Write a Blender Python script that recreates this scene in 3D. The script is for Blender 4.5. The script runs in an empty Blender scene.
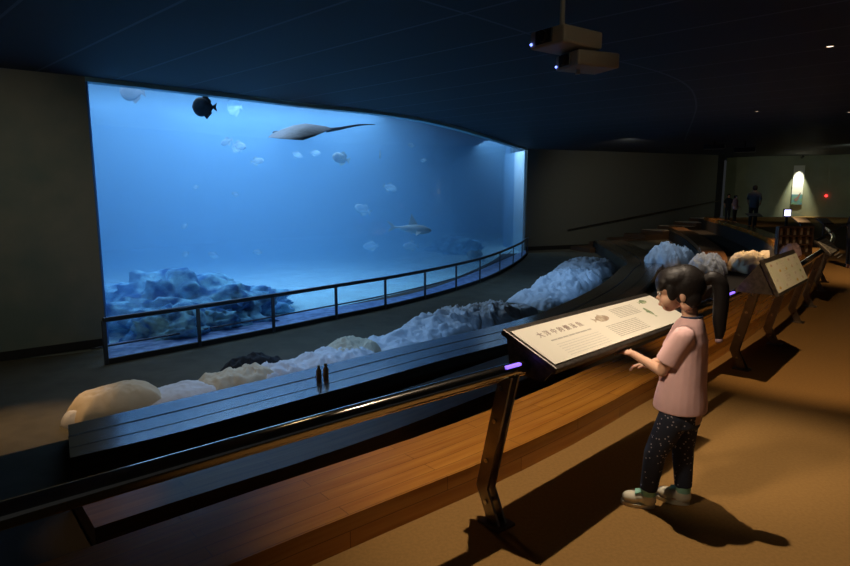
import bpy, bmesh, math, random
from mathutils import Vector, Matrix, noise
random.seed(7)
C = bpy.context.scene.collection
SC = bpy.context.scene
F = 600.0; P = math.radians(8.7); H = 1.5
def at(px, py, z):
    u = (px-425)/F; v = -(py-283)/F
    dy = math.cos(P)+v*math.sin(P); dz = -math.sin(P)+v*math.cos(P)
    t = (z-H)/dz
    return Vector((u*t, dy*t, z))
# ---------------------------------------------------------------- materials
def nt(name):
    m = bpy.data.materials.new(name); m.use_nodes = True
    t = m.node_tree; b = t.nodes['Principled BSDF']
    return m, t, b
def mat(name, col, rough=.6, metal=0.0, spec=.5, var=0.0, vscale=4.0, bump=0.0, bscale=40.0, emit=None, es=0.0, col2=None, trans=0.0, coat=0.0, sss=0.0):
    m, t, b = nt(name)
    b.inputs['Base Color'].default_value = (*col, 1)
    b.inputs['Roughness'].default_value = rough
    b.inputs['Metallic'].default_value = metal
    b.inputs['Specular IOR Level'].default_value = spec
    b.inputs['Coat Weight'].default_value = coat
    if trans: b.inputs['Transmission Weight'].default_value = trans
    if sss:
        b.inputs['Subsurface Weight'].default_value = sss
        b.inputs['Subsurface Radius'].default_value = (.01, .004, .002)
    tc = t.nodes.new('ShaderNodeTexCoord')
    if var > 0 or col2:
        n = t.nodes.new('ShaderNodeTexNoise'); n.inputs['Scale'].default_value = vscale; n.inputs['Detail'].default_value = 4
        t.links.new(tc.outputs['Object'], n.inputs['Vector'])
        r = t.nodes.new('ShaderNodeValToRGB')
        c2 = col2 or tuple(c*(1-var) for c in col)
        r.color_ramp.elements[0].position = .38; r.color_ramp.elements[1].position = .62
        r.color_ramp.elements[0].color = (*c2, 1); r.color_ramp.elements[1].color = (*col, 1)
        t.links.new(n.outputs['Fac'], r.inputs['Fac']); t.links.new(r.outputs['Color'], b.inputs['Base Color'])
    if bump > 0:
        n2 = t.nodes.new('ShaderNodeTexNoise'); n2.inputs['Scale'].default_value = bscale; n2.inputs['Detail'].default_value = 5
        t.links.new(tc.outputs['Object'], n2.inputs['Vector'])
        bp = t.nodes.new('ShaderNodeBump'); bp.inputs['Strength'].default_value = bump; bp.inputs['Distance'].default_value = .02
        t.links.new(n2.outputs['Fac'], bp.inputs['Height']); t.links.new(bp.outputs['Normal'], b.inputs['Normal'])
    if emit:
        b.inputs['Emission Color'].default_value = (*emit, 1); b.inputs['Emission Strength'].default_value = es
    return m
def wood(name, c1, c2, rough=.25, coat=.3, planks=.16):
    # planks run along the bench: the mesh carries UV (u = metres along, v = metres across)
    m, t, b = nt(name)
    uv = t.nodes.new('ShaderNodeUVMap')
    mp = t.nodes.new('ShaderNodeMapping'); mp.inputs['Scale'].default_value = (1.6, 26, 1)
    t.links.new(uv.outputs[0], mp.inputs[0])
    n = t.nodes.new('ShaderNodeTexNoise'); n.inputs['Scale'].default_value = 1; n.inputs['Detail'].default_value = 6
    t.links.new(mp.outputs[0], n.inputs['Vector'])
    br = t.nodes.new('ShaderNodeTexBrick')
    br.inputs['Scale'].default_value = 1; br.inputs['Brick Width'].default_value = 1.1; br.inputs['Row Height'].default_value = planks/2
    br.inputs['Mortar Size'].default_value = .0022; br.inputs['Color1'].default_value = (1, 1, 1, 1); br.inputs['Color2'].default_value = (.72, .72, .72, 1); br.inputs['Mortar'].default_value = (.3, .3, .3, 1)
    t.links.new(uv.outputs[0], br.inputs['Vector'])
    r = t.nodes.new('ShaderNodeValToRGB'); r.color_ramp.elements[0].position = .3; r.color_ramp.elements[1].position = .7
    r.color_ramp.elements[0].color = (*c1, 1); r.color_ramp.elements[1].color = (*c2, 1)
    t.links.new(n.outputs['Fac'], r.inputs['Fac'])
    mx = t.nodes.new('ShaderNodeMix'); mx.data_type = 'RGBA'; mx.blend_type = 'MULTIPLY'; mx.inputs[0].default_value = .8
    t.links.new(r.outputs['Color'], mx.inputs[6]); t.links.new(br.outputs['Color'], mx.inputs[7])
    t.links.new(mx.outputs[2], b.inputs['Base Color'])
    b.inputs['Roughness'].default_value = rough; b.inputs['Coat Weight'].default_value = coat; b.inputs['Coat Roughness'].default_value = .2
    bp = t.nodes.new('ShaderNodeBump'); bp.inputs['Strength'].default_value = .15; bp.inputs['Distance'].default_value = .005
    t.links.new(n.outputs['Fac'], bp.inputs['Height']); t.links.new(bp.outputs['Normal'], b.inputs['Normal'])
    return m
M = {}
M['carpet'] = mat('carpet', (.34, .185, .057), .9, spec=.1, var=.12, vscale=60, bump=.25, bscale=300)
M['lowcarpet'] = mat('lower_carpet', (.10, .09, .062), .9, spec=.2, var=.2, vscale=3, bump=.3, bscale=200)
M['riser'] = mat('dark_riser', (.035, .028, .022), .7)
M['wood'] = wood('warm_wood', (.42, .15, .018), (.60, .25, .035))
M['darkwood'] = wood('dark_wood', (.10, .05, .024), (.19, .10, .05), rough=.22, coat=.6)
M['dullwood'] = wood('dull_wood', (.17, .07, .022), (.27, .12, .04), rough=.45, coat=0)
M['chrome'] = mat('chrome', (.62, .56, .48), .13, 1.0)
M['darksteel'] = mat('dark_steel', (.30, .26, .22), .28, .95, var=.2, vscale=12)
M['railsteel'] = mat('rail_steel', (.10, .11, .13), .3, .9)
M['frame'] = mat('board_frame', (.09, .075, .062), .4, .5, var=.45, vscale=35)
M['board'] = mat('board_paper', (.85, .79, .66), .45, spec=.3)
M['board2'] = mat('board_green_paper', (.55, .58, .42), .45, col2=(.62, .60, .50), vscale=6)
M['bolt'] = mat('bolt', (.5, .47, .42), .25, 1.0)
M['ink'] = mat('ink', (.28, .18, .15), .7)
M['inkbrown'] = mat('ink_brown', (.42, .32, .26), .7)
M['inkgrey'] = mat('ink_grey', (.50, .46, .38), .7)
M['inkpale'] = mat('ink_pale', (.70, .66, .57), .7)
M['fishpic'] = mat('picture_brown', (.35, .25, .17), .7, col2=(.6, .5, .36), vscale=30)
M['greenpic'] = mat('picture_green', (.15, .22, .10), .7, col2=(.5, .52, .32), vscale=40)
M['redpic'] = mat('picture_red', (.5, .12, .07), .7)
M['yellowpic'] = mat('picture_yellow', (.45, .33, .09), .7)
M['violet'] = mat('violet_glow', (.1, .05, .3), .4, emit=(.22, .12, 1.0), es=2.2)
M['blueled'] = mat('blue_led', (.1, .1, .3), .4, emit=(.18, .25, 1), es=3.5)
M['redled'] = mat('red_led', (.3, .02, .02), .4, emit=(1, .03, .03), es=4)
M['lampface'] = mat('lamp_face', (.8, .7, .6), .4, emit=(1, .72, .5), es=3)
M['lampbody'] = mat('lamp_body', (.02, .02, .02), .5)
M['projbody'] = mat('projector_body', (.30, .27, .21), .5)
M['projdark'] = mat('projector_dark', (.01, .01, .012), .3)
M['screen'] = mat('screen_glow', (.3, .3, .5), .3, emit=(.62, .60, 1.0), es=3.5)
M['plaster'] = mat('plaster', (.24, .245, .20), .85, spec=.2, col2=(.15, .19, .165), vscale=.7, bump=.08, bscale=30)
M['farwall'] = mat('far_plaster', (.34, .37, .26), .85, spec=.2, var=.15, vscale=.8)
M['base'] = mat('black_base', (.012, .011, .010), .6)
M['teal'] = mat('teal_lintel', (.28, .55, .58), .6)
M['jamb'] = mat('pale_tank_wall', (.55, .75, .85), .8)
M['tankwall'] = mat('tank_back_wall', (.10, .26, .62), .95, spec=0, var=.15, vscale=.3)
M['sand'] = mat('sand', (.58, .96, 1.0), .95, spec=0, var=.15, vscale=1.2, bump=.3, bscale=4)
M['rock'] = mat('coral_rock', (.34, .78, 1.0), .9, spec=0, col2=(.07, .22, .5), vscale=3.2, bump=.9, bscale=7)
M['ledge'] = mat('glass_ledge', (.30, .48, .80), .35, col2=(.12, .22, .5), vscale=6, bump=.3, bscale=12)
M['sheet'] = mat('white_sheet', (.74, .74, .76), .85, spec=.2, bump=.35, bscale=9)
M['quilt'] = mat('beige_quilt', (.74, .62, .44), .9, spec=.1, bump=.4, bscale=7)
M['blackcloth'] = mat('black_cloth', (.012, .012, .014), .9, bump=.4, bscale=10)
M['pinkcloth'] = mat('pink_cloth', (.55, .38, .40), .85, bump=.4, bscale=8)
M['bottle'] = mat('amber_bottle', (.62, .34, .14), .4)
M['bottlecap'] = mat('bottle_cap', (.5, .38, .2), .4)
M['skin'] = mat('skin', (.68, .40, .27), .5, spec=.35, sss=.12)
M['lip'] = mat('lip', (.55, .18, .15), .45)
M['eye'] = mat('eye_dark', (.015, .01, .01), .2)
M['eyewhite'] = mat('eye_white', (.7, .68, .65), .3)
M['hair'] = mat('black_hair', (.012, .009, .008), .5, spec=.3, bump=.12, bscale=80)
M['tee'] = mat('pink_cotton', (.84, .53, .51), .85, spec=.15, var=.06, vscale=12, bump=.25, bscale=12)
M['collar'] = mat('navy_collar', (.03, .04, .08), .7)
M['sole'] = mat('cream_sole', (.70, .62, .45), .6)
M['shoe'] = mat('cream_shoe', (.78, .70, .52), .6)
M['mint'] = mat('mint_sock', (.30, .60, .45), .8)
M['scrunchie'] = mat('scrunchie', (.35, .22, .25), .7)
M['darkcloth'] = mat('dark_clothes', (.02, .022, .025), .9)
M['greycloth'] = mat('grey_clothes', (.10, .10, .10), .9)
M['palecloth'] = mat('pale_pink_clothes', (.55, .38, .42), .9)
M['batfish'] = mat('batfish_skin', (.03, .035, .04), .6, col2=(.01, .01, .012), vscale=10)
M['palefish'] = mat('pale_fish_skin', (.50, .66, .66), .5, col2=(.2, .32, .4), vscale=5)
M['raytop'] = mat('ray_back', (.18, .20, .23), .7, var=.3, vscale=6)
M['rayunder'] = mat('ray_belly', (.75, .85, .8), .7)
M['shark'] = mat('shark_skin', (.45, .58, .60), .6)
M['cream'] = mat('cream_panel', (.62, .50, .36), .6)
M['kioskwood'] = mat('rack_wood', (.10, .055, .03), .5)
M['poster'] = mat('poster_paper', (.85, .86, .80), .6)
M['blueink'] = mat('poster_blue', (.12, .3, .42), .6, col2=(.2, .38, .2), vscale=6)
M['black'] = mat('plain_black', (.006, .006, .007), .8)
# leggings: navy with small pale dots
m, t, b = nt('dotted_navy'); M['leggings'] = m
tc = t.nodes.new('ShaderNodeTexCoord'); v = t.nodes.new('ShaderNodeTexVoronoi'); v.inputs['Scale'].default_value = 50
t.links.new(tc.outputs['Object'], v.inputs['Vector'])
r = t.nodes.new('ShaderNodeValToRGB'); r.color_ramp.interpolation = 'CONSTANT'
r.color_ramp.elements[0].color = (.42, .38, .42, 1); r.color_ramp.elements[1].color = (.022, .028, .05, 1); r.color_ramp.elements[1].position = .19
t.links.new(v.outputs['Distance'], r.inputs['Fac']); t.links.new(r.outputs['Color'], b.inputs['Base Color']); b.inputs['Roughness'].default_value = .85
# ceiling: dark panels with thin lighter joints
m, t, b = nt('dark_ceiling'); M['ceiling'] = m
uv = t.nodes.new('ShaderNodeUVMap'); br = t.nodes.new('ShaderNodeTexBrick'); br.offset = 0; br.inputs['Scale'].default_value = 1
br.inputs['Brick Width'].default_value = 1.25; br.inputs['Row Height'].default_value = 7.5; br.inputs['Mortar Size'].default_value = .022
br.inputs['Color1'].default_value = (.026, .036, .046, 1); br.inputs['Color2'].default_value = (.022, .030, .04, 1); br.inputs['Mortar'].default_value = (.08, .10, .13, 1)
t.links.new(uv.outputs[0], br.inputs['Vector']); t.links.new(br.outputs['Color'], b.inputs['Base Color']); b.inputs['Roughness'].default_value = .75
# thin acrylic pane
m = bpy.data.materials.new('acrylic'); m.use_nodes = True; t = m.node_tree; t.nodes.clear(); M['glass'] = m
o_ = t.nodes.new('ShaderNodeOutputMaterial'); mx = t.nodes.new('ShaderNodeMixShader'); tr = t.nodes.new('ShaderNodeBsdfTransparent'); gl = t.nodes.new('ShaderNodeBsdfGlossy'); lw = t.nodes.new('ShaderNodeLayerWeight'); lw.inputs[0].default_value = .5; gl.inputs['Roughness'].default_value = .02
pw = t.nodes.new('ShaderNodeMath'); pw.operation = 'POWER'; pw.inputs[1].default_value = 6; t.links.new(lw.outputs['Facing'], pw.inputs[0])
fr = t.nodes.new('ShaderNodeMath'); fr.operation = 'MULTIPLY_ADD'; fr.inputs[1].default_value = .3; fr.inputs[2].default_value = .015; t.links.new(pw.outputs[0], fr.inputs[0])
t.links.new(fr.outputs[0], mx.inputs[0]); t.links.new(tr.outputs[0], mx.inputs[1]); t.links.new(gl.outputs[0], mx.inputs[2]); t.links.new(mx.outputs[0], o_.inputs['Surface'])
# see-through dark acrylic for exhibit hood
m = bpy.data.materials.new('smoked_acrylic'); m.use_nodes = True; t = m.node_tree; t.nodes.clear(); M['smoked'] = m
o_ = t.nodes.new('ShaderNodeOutputMaterial'); mx = t.nodes.new('ShaderNodeMixShader'); tr = t.nodes.new('ShaderNodeBsdfTransparent'); gl = t.nodes.new('ShaderNodeBsdfGlossy')
tr.inputs['Color'].default_value = (.35, .36, .38, 1); mx.inputs[0].default_value = .12; gl.inputs['Roughness'].default_value = .1
t.links.new(tr.outputs[0], mx.inputs[1]); t.links.new(gl.outputs[0], mx.inputs[2]); t.links.new(mx.outputs[0], o_.inputs['Surface'])
# water body: real scattering and absorption
m = bpy.data.materials.new('tank_water'); m.use_nodes = True; t = m.node_tree; t.nodes.clear(); M['water'] = m
o_ = t.nodes.new('ShaderNodeOutputMaterial'); ad = t.nodes.new('ShaderNodeAddShader'); vs = t.nodes.new('ShaderNodeVolumeScatter'); va = t.nodes.new('ShaderNodeVolumeAbsorption')
vs.inputs['Color'].default_value = (.29, .62, .95, 1); vs.inputs['Density'].default_value = .14; vs.inputs['Anisotropy'].default_value = .1
va.inputs['Color'].default_value = (.29, .62, .95, 1); va.inputs['Density'].default_value = .14
t.links.new(vs.outputs[0], ad.inputs[0]); t.links.new(va.outputs[0], ad.inputs[1]); t.links.new(ad.outputs[0], o_.inputs['Volume'])

# ---------------------------------------------------------------- helpers
def link(name, me, m=None, parent=None, mats=None, smooth=False):
    o = bpy.data.objects.new(name, me); C.objects.link(o)
    if mats:
        for x in mats: me.materials.append(x)
    elif m: me.materials.append(m)
    if parent: o.parent = parent
    if smooth:
        for p in me.polygons: p.use_smooth = True
    return o
def obj(name, bm, m=None, parent=None, mats=None, smooth=False, sharp=None):
    me = bpy.data.meshes.new(name); bmesh.ops.recalc_face_normals(bm, faces=bm.faces) if len(bm.faces) else None
    bm.to_mesh(me); bm.free()
    o = link(name, me, m, parent, mats, smooth)
    if smooth and sharp:
        me.set_sharp_from_angle(angle=math.radians(sharp))
    return o
def empty(name, loc=(0, 0, 0), rz=0):
    o = bpy.data.objects.new(name, None); C.objects.link(o); o.location = loc; o.rotation_euler = (0, 0, rz); o.empty_display_size = .1
    return o
def tag(o, label, cat, group=None, kind=None):
    o['label'] = label; o['category'] = cat
    if group: o['group'] = group
    if kind: o['kind'] = kind
    return o
def struct(o, label=None, cat=None):
    o['kind'] = 'structure'
    if label: o['label'] = label
    if cat: o['category'] = cat
    return o
def B(): return bmesh.new()
def box(bm, c, s, rz=0, bev=0, mat4=None, mi=0):
    r = bmesh.ops.create_cube(bm, size=1)
    vs_ = r['verts']
    bmesh.ops.scale(bm, vec=s, verts=vs_)
    if bev:
        es = list({e for v in vs_ for e in v.link_edges})
        rr = bmesh.ops.bevel(bm, geom=es, offset=bev, segments=2, affect='EDGES', profile=.5)
        vs_ = list({v for f in rr['faces'] for v in f.verts} | {v for v in vs_ if v.is_valid})
    mt = (mat4 if mat4 is not None else Matrix.Translation(c) @ Matrix.Rotation(rz, 4, 'Z'))
    bmesh.ops.transform(bm, matrix=mt, verts=vs_)
    for f in {f for v in vs_ for f in v.link_faces}: f.material_index = mi
    return vs_
def cyl(bm, p0, p1, r0, r1=None, seg=16):
    p0 = Vector(p0); p1 = Vector(p1); d = p1-p0
    q = d.to_track_quat('Z', 'Y').to_matrix().to_4x4()
    r = bmesh.ops.create_cone(bm, cap_ends=True, segments=seg, radius1=r0, radius2=r0 if r1 is None else r1, depth=d.length)
    bmesh.ops.transform(bm, matrix=Matrix.Translation((p0+p1)/2) @ q, verts=r['verts'])
    return r['verts']
def sph(bm, c, r, s=(1, 1, 1), rot=None, seg=20):
    q = bmesh.ops.create_uvsphere(bm, u_segments=seg, v_segments=max(8, seg*2//3), radius=1)
    mt = Matrix.Translation(c) @ (rot.to_4x4() if rot else Matrix.Identity(4)) @ Matrix.Diagonal((r*s[0], r*s[1], r*s[2], 1))
    bmesh.ops.transform(bm, matrix=mt, verts=q['verts'])
    return q['verts']
def catmull(pts, n=12):
    pts = [Vector(p) for p in pts]; P_ = [pts[0]*2-pts[1]] + pts + [pts[-1]*2-pts[-2]]
    out = []
    for i in range(1, len(P_)-2):
        a, b_, c, d = P_[i-1:i+3]
        for k in range(n):
            s = k/n
            out.append(.5*((2*b_)+(-a+c)*s+(2*a-5*b_+4*c-d)*s*s+(-a+3*b_-3*c+d)*s**3))
    out.append(pts[-1]); return out
def resample(pts, n):
    L = [0]
    for a, b_ in zip(pts, pts[1:]): L.append(L[-1]+(b_-a).length)
    out = []; j = 0
    for k in range(n):
        s = L[-1]*k/(n-1)
        while j < len(L)-2 and L[j+1] < s: j += 1
        f = (s-L[j])/max(1e-9, L[j+1]-L[j]); out.append(pts[j].lerp(pts[j+1], min(1, f)))
    return out
def tube(bm, pts, r, seg=14, cap=True):
    rings = []
    N = len(pts)
    for i, p in enumerate(pts):
        d = (pts[min(N-1, i+1)]-pts[max(0, i-1)]).normalized()
        up = Vector((0, 0, 1)) if abs(d.z) < .95 else Vector((1, 0, 0))
        a = d.cross(up).normalized(); b_ = a.cross(d).normalized()
        rr = r[i] if isinstance(r, (list, tuple)) else r
        rings.append([bm.verts.new(p+rr*(math.cos(2*math.pi*k/seg)*a+math.sin(2*math.pi*k/seg)*b_)) for k in range(seg)])
    for x, y in zip(rings, rings[1:]):
        for k in range(seg): bm.faces.new((x[k], x[(k+1) % seg], y[(k+1) % seg], y[k]))
    if cap: bm.faces.new(rings[0][::-1]); bm.faces.new(rings[-1])
def loft(bm, rings, cap=True):
    """rings: list of (cx, cy, cz, rx, ry) ellipses stacked in z, or list of point lists"""
    R = []
    for q in rings:
        if isinstance(q[0], (int, float)):
            cx, cy, cz, rx, ry = q
            pts = [(cx+rx*math.cos(a), cy+ry*math.sin(a), cz) for a in [2*math.pi*k/24 for k in range(24)]]
        else: pts = q
        R.append([bm.verts.new(p) for p in pts])
    n = len(R[0])
    for x, y in zip(R, R[1:]):
        for k in range(n): bm.faces.new((x[k], x[(k+1) % n], y[(k+1) % n], y[k]))
    if cap: bm.faces.new(R[0][::-1]); bm.faces.new(R[-1])
def strip_solid(name, A, Bp, za, zb, zbot, m, parent=None, mats=None):
    """solid between plan curves A (near) and Bp (far): tops za, zb, bottom zbot, with UVs in metres"""
    bm = B(); uvl = bm.loops.layers.uv.new('UVMap')
    V = []; L = 0; us = []
    for i, (a, b_) in enumerate(zip(A, Bp)):
        if i: L += (a-A[i-1]).length
        us.append(L)
        V.append([bm.verts.new((a.x, a.y, zbot)), bm.verts.new((a.x, a.y, za)), bm.verts.new((b_.x, b_.y, zb)), bm.verts.new((b_.x, b_.y, zbot))])
    W = (A[0]-Bp[0]).length; h = za-zbot
    vv = [0, h, h+W, 2*h+W]
    def face(idx, uvs, mi=0):
        f = bm.faces.new(idx); f.material_index = mi
        for lp, u in zip(f.loops, uvs): lp[uvl].uv = u
    for i in range(len(V)-1):
        for j in range(3):
            face((V[i][j], V[i+1][j], V[i+1][j+1], V[i][j+1]), ((us[i], vv[j]), (us[i+1], vv[j]), (us[i+1], vv[j+1]), (us[i], vv[j+1])), (1 if (mats and j != 1 and len(mats) > 1) else 0))
        face((V[i][3], V[i+1][3], V[i+1][0], V[i][0]), ((us[i], 0), (us[i+1], 0), (us[i+1], W), (us[i], W)))
    face(V[0], [(0, 0), (0, h), (W, h), (W, 0)]); face(V[-1][::-1], [(0, 0), (0, h), (W, h), (W, 0)])
    bmesh.ops.recalc_face_normals(bm, faces=bm.faces)
    me = bpy.data.meshes.new(name); bm.to_mesh(me); bm.free()
    return link(name, me, m, parent, mats)
def ribbon(name, A, z0, z1, m, thick=None, parent=None):
    """vertical wall band along plan curve, thick towards the left of travel"""
    n = []
    for i in range(len(A)):
        d = (A[min(len(A)-1, i+1)]-A[max(0, i-1)]).normalized(); n.append(Vector((-d.y, d.x, 0)))
    Bp = [a+(thick or .1)*k for a, k in zip(A, n)]
    return strip_solid(name, A, Bp, z1, z1, z0, m, parent)
def offs(A, d):
    out = []
    for i in range(len(A)):
        t_ = (A[min(len(A)-1, i+1)]-A[max(0, i-1)]).normalized(); out.append(A[i]+Vector((-t_.y, t_.x, 0))*d)
    return out
def V2(l): return [Vector((x, y, 0)) for x, y in l]
def evald(o):
    """freeze the modifiers of o into its mesh"""
    dg = bpy.context.evaluated_depsgraph_get(); e = o.evaluated_get(dg)
    me = bpy.data.meshes.new_from_object(e); old = o.data; o.modifiers.clear(); o.data = me
    if old.users == 0: bpy.data.meshes.remove(old)
    return o
def remesh(o, vox, smooth=4):
    md = o.modifiers.new('r', 'REMESH'); md.mode = 'VOXEL'; md.voxel_size = vox; md.use_smooth_shade = True
    if smooth:
        s = o.modifiers.new('s', 'SMOOTH'); s.factor = .5; s.iterations = smooth
    mats = [x for x in o.data.materials]
    evald(o)
    if not o.data.materials:
        for x in mats: o.data.materials.append(x)
    for p in o.data.polygons: p.use_smooth = True
    return o
def copy_tree(o, parent=None):
    c = o.copy(); C.objects.link(c)
    if parent: c.parent = parent
    for ch in list(o.children): copy_tree(ch, c)
    return c

# ---------------------------------------------------------------- plan curves
N = 90
T = resample(catmull(V2([(-3.2, -.2), (-1.7, 1.15), (-.45, 2.24), (.23, 2.8), (.95, 3.47), (1.53, 4.08), (2.05, 4.62), (4.1, 6.95), (7.0, 10.9), (10.3, 17), (13.2, 25), (16.0, 34.5)])), N)
zB = -.85
Bf = resample(catmull([at(68, 425, zB), at(180, 399, zB), at(300, 371, zB), at(400, 347, zB), at(510, 322, zB), at(560, 305, zB), at(600, 285, zB), at(618, 270, zB), at(625, 258, zB), Vector((8.6, 30.6, 0))]), N)
for p in Bf: p.z = 0
RL = catmull([at(107, 365, -1.5), at(200, 347, -1.5), Vector((-3.25, 12.6, 0)), Vector((-2.1, 13.95, 0)), Vector((-1.02, 15.2, 0)), Vector((0, 16.6, 0)), Vector((.95, 18.1, 0)), Vector((1.82, 19.7, 0)), Vector((2.65, 21.6, 0)), Vector((4.0, 25.4, 0)), Vector((4.9, 28.6, 0))])
for p in RL: p.z = 0
G = catmull([at(85, 81, 3.5), at(200, 94, 3.5), at(300, 106, 3.5), Vector((-1.3, 16.2, 0)), at(422, 121, 3.5), Vector((1.1, 20.2, 0)), at(483, 136.5, 3.5), Vector((3.4, 26.0, 0)), Vector((5.1, 30.4, 0))])
for p in G: p.z = 0
LF = -1.5
ZC = 3.58
# ---------------------------------------------------------------- the room
# upper floor (z = 0) from bench front to the right
bm = B()
far = [Vector((40, y, 0)) for y in [-3+43*i/(N-1) for i in range(N)]]
f_up = strip_solid('floor', [p.copy() for p in far][::1], [p for p in T], 0, 0, -.3, M['carpet'])
struct(f_up)
def lerpc(t_): return [a.lerp(b_, t_) for a, b_ in zip(T, Bf)]
dist = 4.85
t0 = .46/dist
T0b = offs(T, .46)
# bench 1 and its platform
# left ends: bench 1 begins where it is seen to begin
def trim(A, Bq, pxend):
    out = [(a, b_) for a, b_ in zip(A, Bq)]
    k = 0
    for i, (a, b_) in enumerate(out):
        if a.y > .3 and 425+F*a.x/(a.y*math.cos(P)+1.85*math.sin(P)) > pxend: k = i; break
    A2 = resample(A[k:], N); B2 = resample(Bq[k:], N); return A2, B2
Bn = offs(Bf, -1.1)
b1a = offs(T, 1.55); b1b = offs(T, 2.2)
plat1 = strip_solid('floor', offs(T, 0), b1b, -.5, -.5, -.8, mat('shaded_tier_carpet', (.05, .036, .024), .9)); struct(plat1)  # shade between the benches painted in as near-black carpet
Bx = offs(Bf, -.02)
def ext(A, L): # extend the start of a curve backwards
    d = (A[0]-A[1]).normalized(); return resample([A[0]+d*L]+A, N)
plat2 = strip_solid('floor', ext(b1b, 0), resample(ext(Bf, 6), N), -1.0, -1.0, -1.3, M['lowcarpet']); struct(plat2)
A1, B1 = trim(b1a, b1b, 78)
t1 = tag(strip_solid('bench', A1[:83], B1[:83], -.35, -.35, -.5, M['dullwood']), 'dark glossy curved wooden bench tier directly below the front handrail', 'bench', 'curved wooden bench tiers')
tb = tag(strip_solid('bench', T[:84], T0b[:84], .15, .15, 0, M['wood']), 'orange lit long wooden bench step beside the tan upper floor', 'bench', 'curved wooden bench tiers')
riser0 = struct(strip_solid('trim_1', T0b, offs(T0b, .04), 0, 0, -.5, M['riser']))
riser1 = struct(strip_solid('trim_2', offs(b1b, 0), offs(b1b, .04), -.5, -.5, -1.0, M['riser']))
# blue-lit bench, seat tips slightly to the tank; start end points at the viewer
Bn = resample([at(70, 459, -.80).xy.to_3d()]+[p for p in Bn if p.y > 5.4], N)
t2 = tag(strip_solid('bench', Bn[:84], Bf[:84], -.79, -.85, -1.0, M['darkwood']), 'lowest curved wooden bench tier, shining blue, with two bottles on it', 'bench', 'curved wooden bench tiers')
# dark seams between the three boards of that bench
for fr, sw in ((.40, .03), (.74, .008)):
    s_ = [a.lerp(b_, 1-fr) for a, b_ in zip(Bn[:84], Bf[:84])]; z_ = -.79-.06*(1-fr)
    q = strip_solid('board_joint', s_, offs(s_, sw), z_+.003, z_+.003, z_-.02, M['base'], t2)
struct(strip_solid('trim_3', offs(Bf, -.06), Bf, -1.0, -1.0, -1.5, M['riser']))
# lower floor
lowA = ext(offs(Bf, -.3), 9); lowB = resample([Vector((-20, 4, 0))]+offs(RL, 1.2), N)
struct(strip_solid('floor', lowA, lowB, LF, LF, LF-.2, M['lowcarpet']))
# left wall
w0 = G[0].copy(); wdir = Vector((-1.25, -.98, 0)).normalized()
wl = [w0+wdir*i*.7 for i in range(20)][::-1]
def wallp(A, z0, z1, m, th, name):
    o = strip_solid(name, A, offs(A, th), z1, z1, z0, m); struct(o); return o
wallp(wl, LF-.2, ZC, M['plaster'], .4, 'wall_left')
struct(strip_solid('baseboard_left', offs(wl, -.02), wl, LF+.16, LF+.16, LF, M['base']))
# side wall at the far end
e0 = Vector((5.1, 30.5, 0)); e1 = Vector((17.2, 35.6, 0))
ew = [e0.lerp(e1, i/10) for i in range(11)]
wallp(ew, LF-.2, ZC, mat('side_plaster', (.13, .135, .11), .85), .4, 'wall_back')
struct(strip_solid('baseboard_back', offs(ew, -.03), ew, LF+.2, LF+.2, LF, M['base']))
# black wall standing in for the dark opening; curved far wall with the poster
f0 = at(722, 228, 0); f0.z = 0
fw = catmull(V2([(21.2, 47), (19.0, 38.5), (20.5, 36.8), (23.5, 35.5), (27, 31.5), (30.5, 27), (34, 20), (36, 10)][1:]), 8)
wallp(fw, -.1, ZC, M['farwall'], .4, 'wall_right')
dk = [Vector((17.32, 35.45, 0)), Vector((17.5, 36.2, 0)), Vector((19.0, 38.8, 0))]
wallp(dk, -.1, ZC, M['black'], .3, 'wall_passage')
# ceiling with UVs running across the theatre
bm = B(); uvl = bm.loops.layers.uv.new('UVMap')
Gx = resample([G[0]+wdir*12]+G+[Vector((17, 36.5, 0)), Vector((22, 44, 0))], N)
NA = resample([Vector((-3, -5, 0)), Vector((40, -5, 0)), Vector((45, 30, 0))][:1]+[Vector((8, -5, 0)), Vector((30, 5, 0)), Vector((42, 30, 0))], N)
cv = []; uu = 0
for i in range(N):
    if i: uu += (Gx[i]-Gx[i-1]).length
    cv.append([(bm.verts.new((Gx[i].lerp(NA[i], j/8).x, Gx[i].lerp(NA[i], j/8).y, ZC)), (uu, (Gx[i]-NA[i]).length*j/8)) for j in range(9)])
for i in range(N-1):
    for j in range(8):
        q = [cv[i][j], cv[i][j+1], cv[i+1][j+1], cv[i+1][j]]; f = bm.faces.new([x[0] for x in q])
        for lp, x in zip(f.loops, q): lp[uvl].uv = x[1]
ce = obj('ceiling', bm, M['ceiling']); struct(ce)
# ---------------------------------------------------------------- tank
lint = struct(strip_solid('trim_4', G, offs(G, .25), ZC, ZC, ZC-.08, M['teal']))
win = struct(strip_solid('window_1', offs(G, .02), offs(G, .05), ZC-.08, ZC-.08, -1.75, M['glass']))
win['label'] = 'huge curved aquarium viewing window'
ledge = struct(strip_solid('trim_5', resample(offs(RL, .06), N), resample(G, N), LF+.04, LF+.04, LF, M['ledge']))
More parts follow.
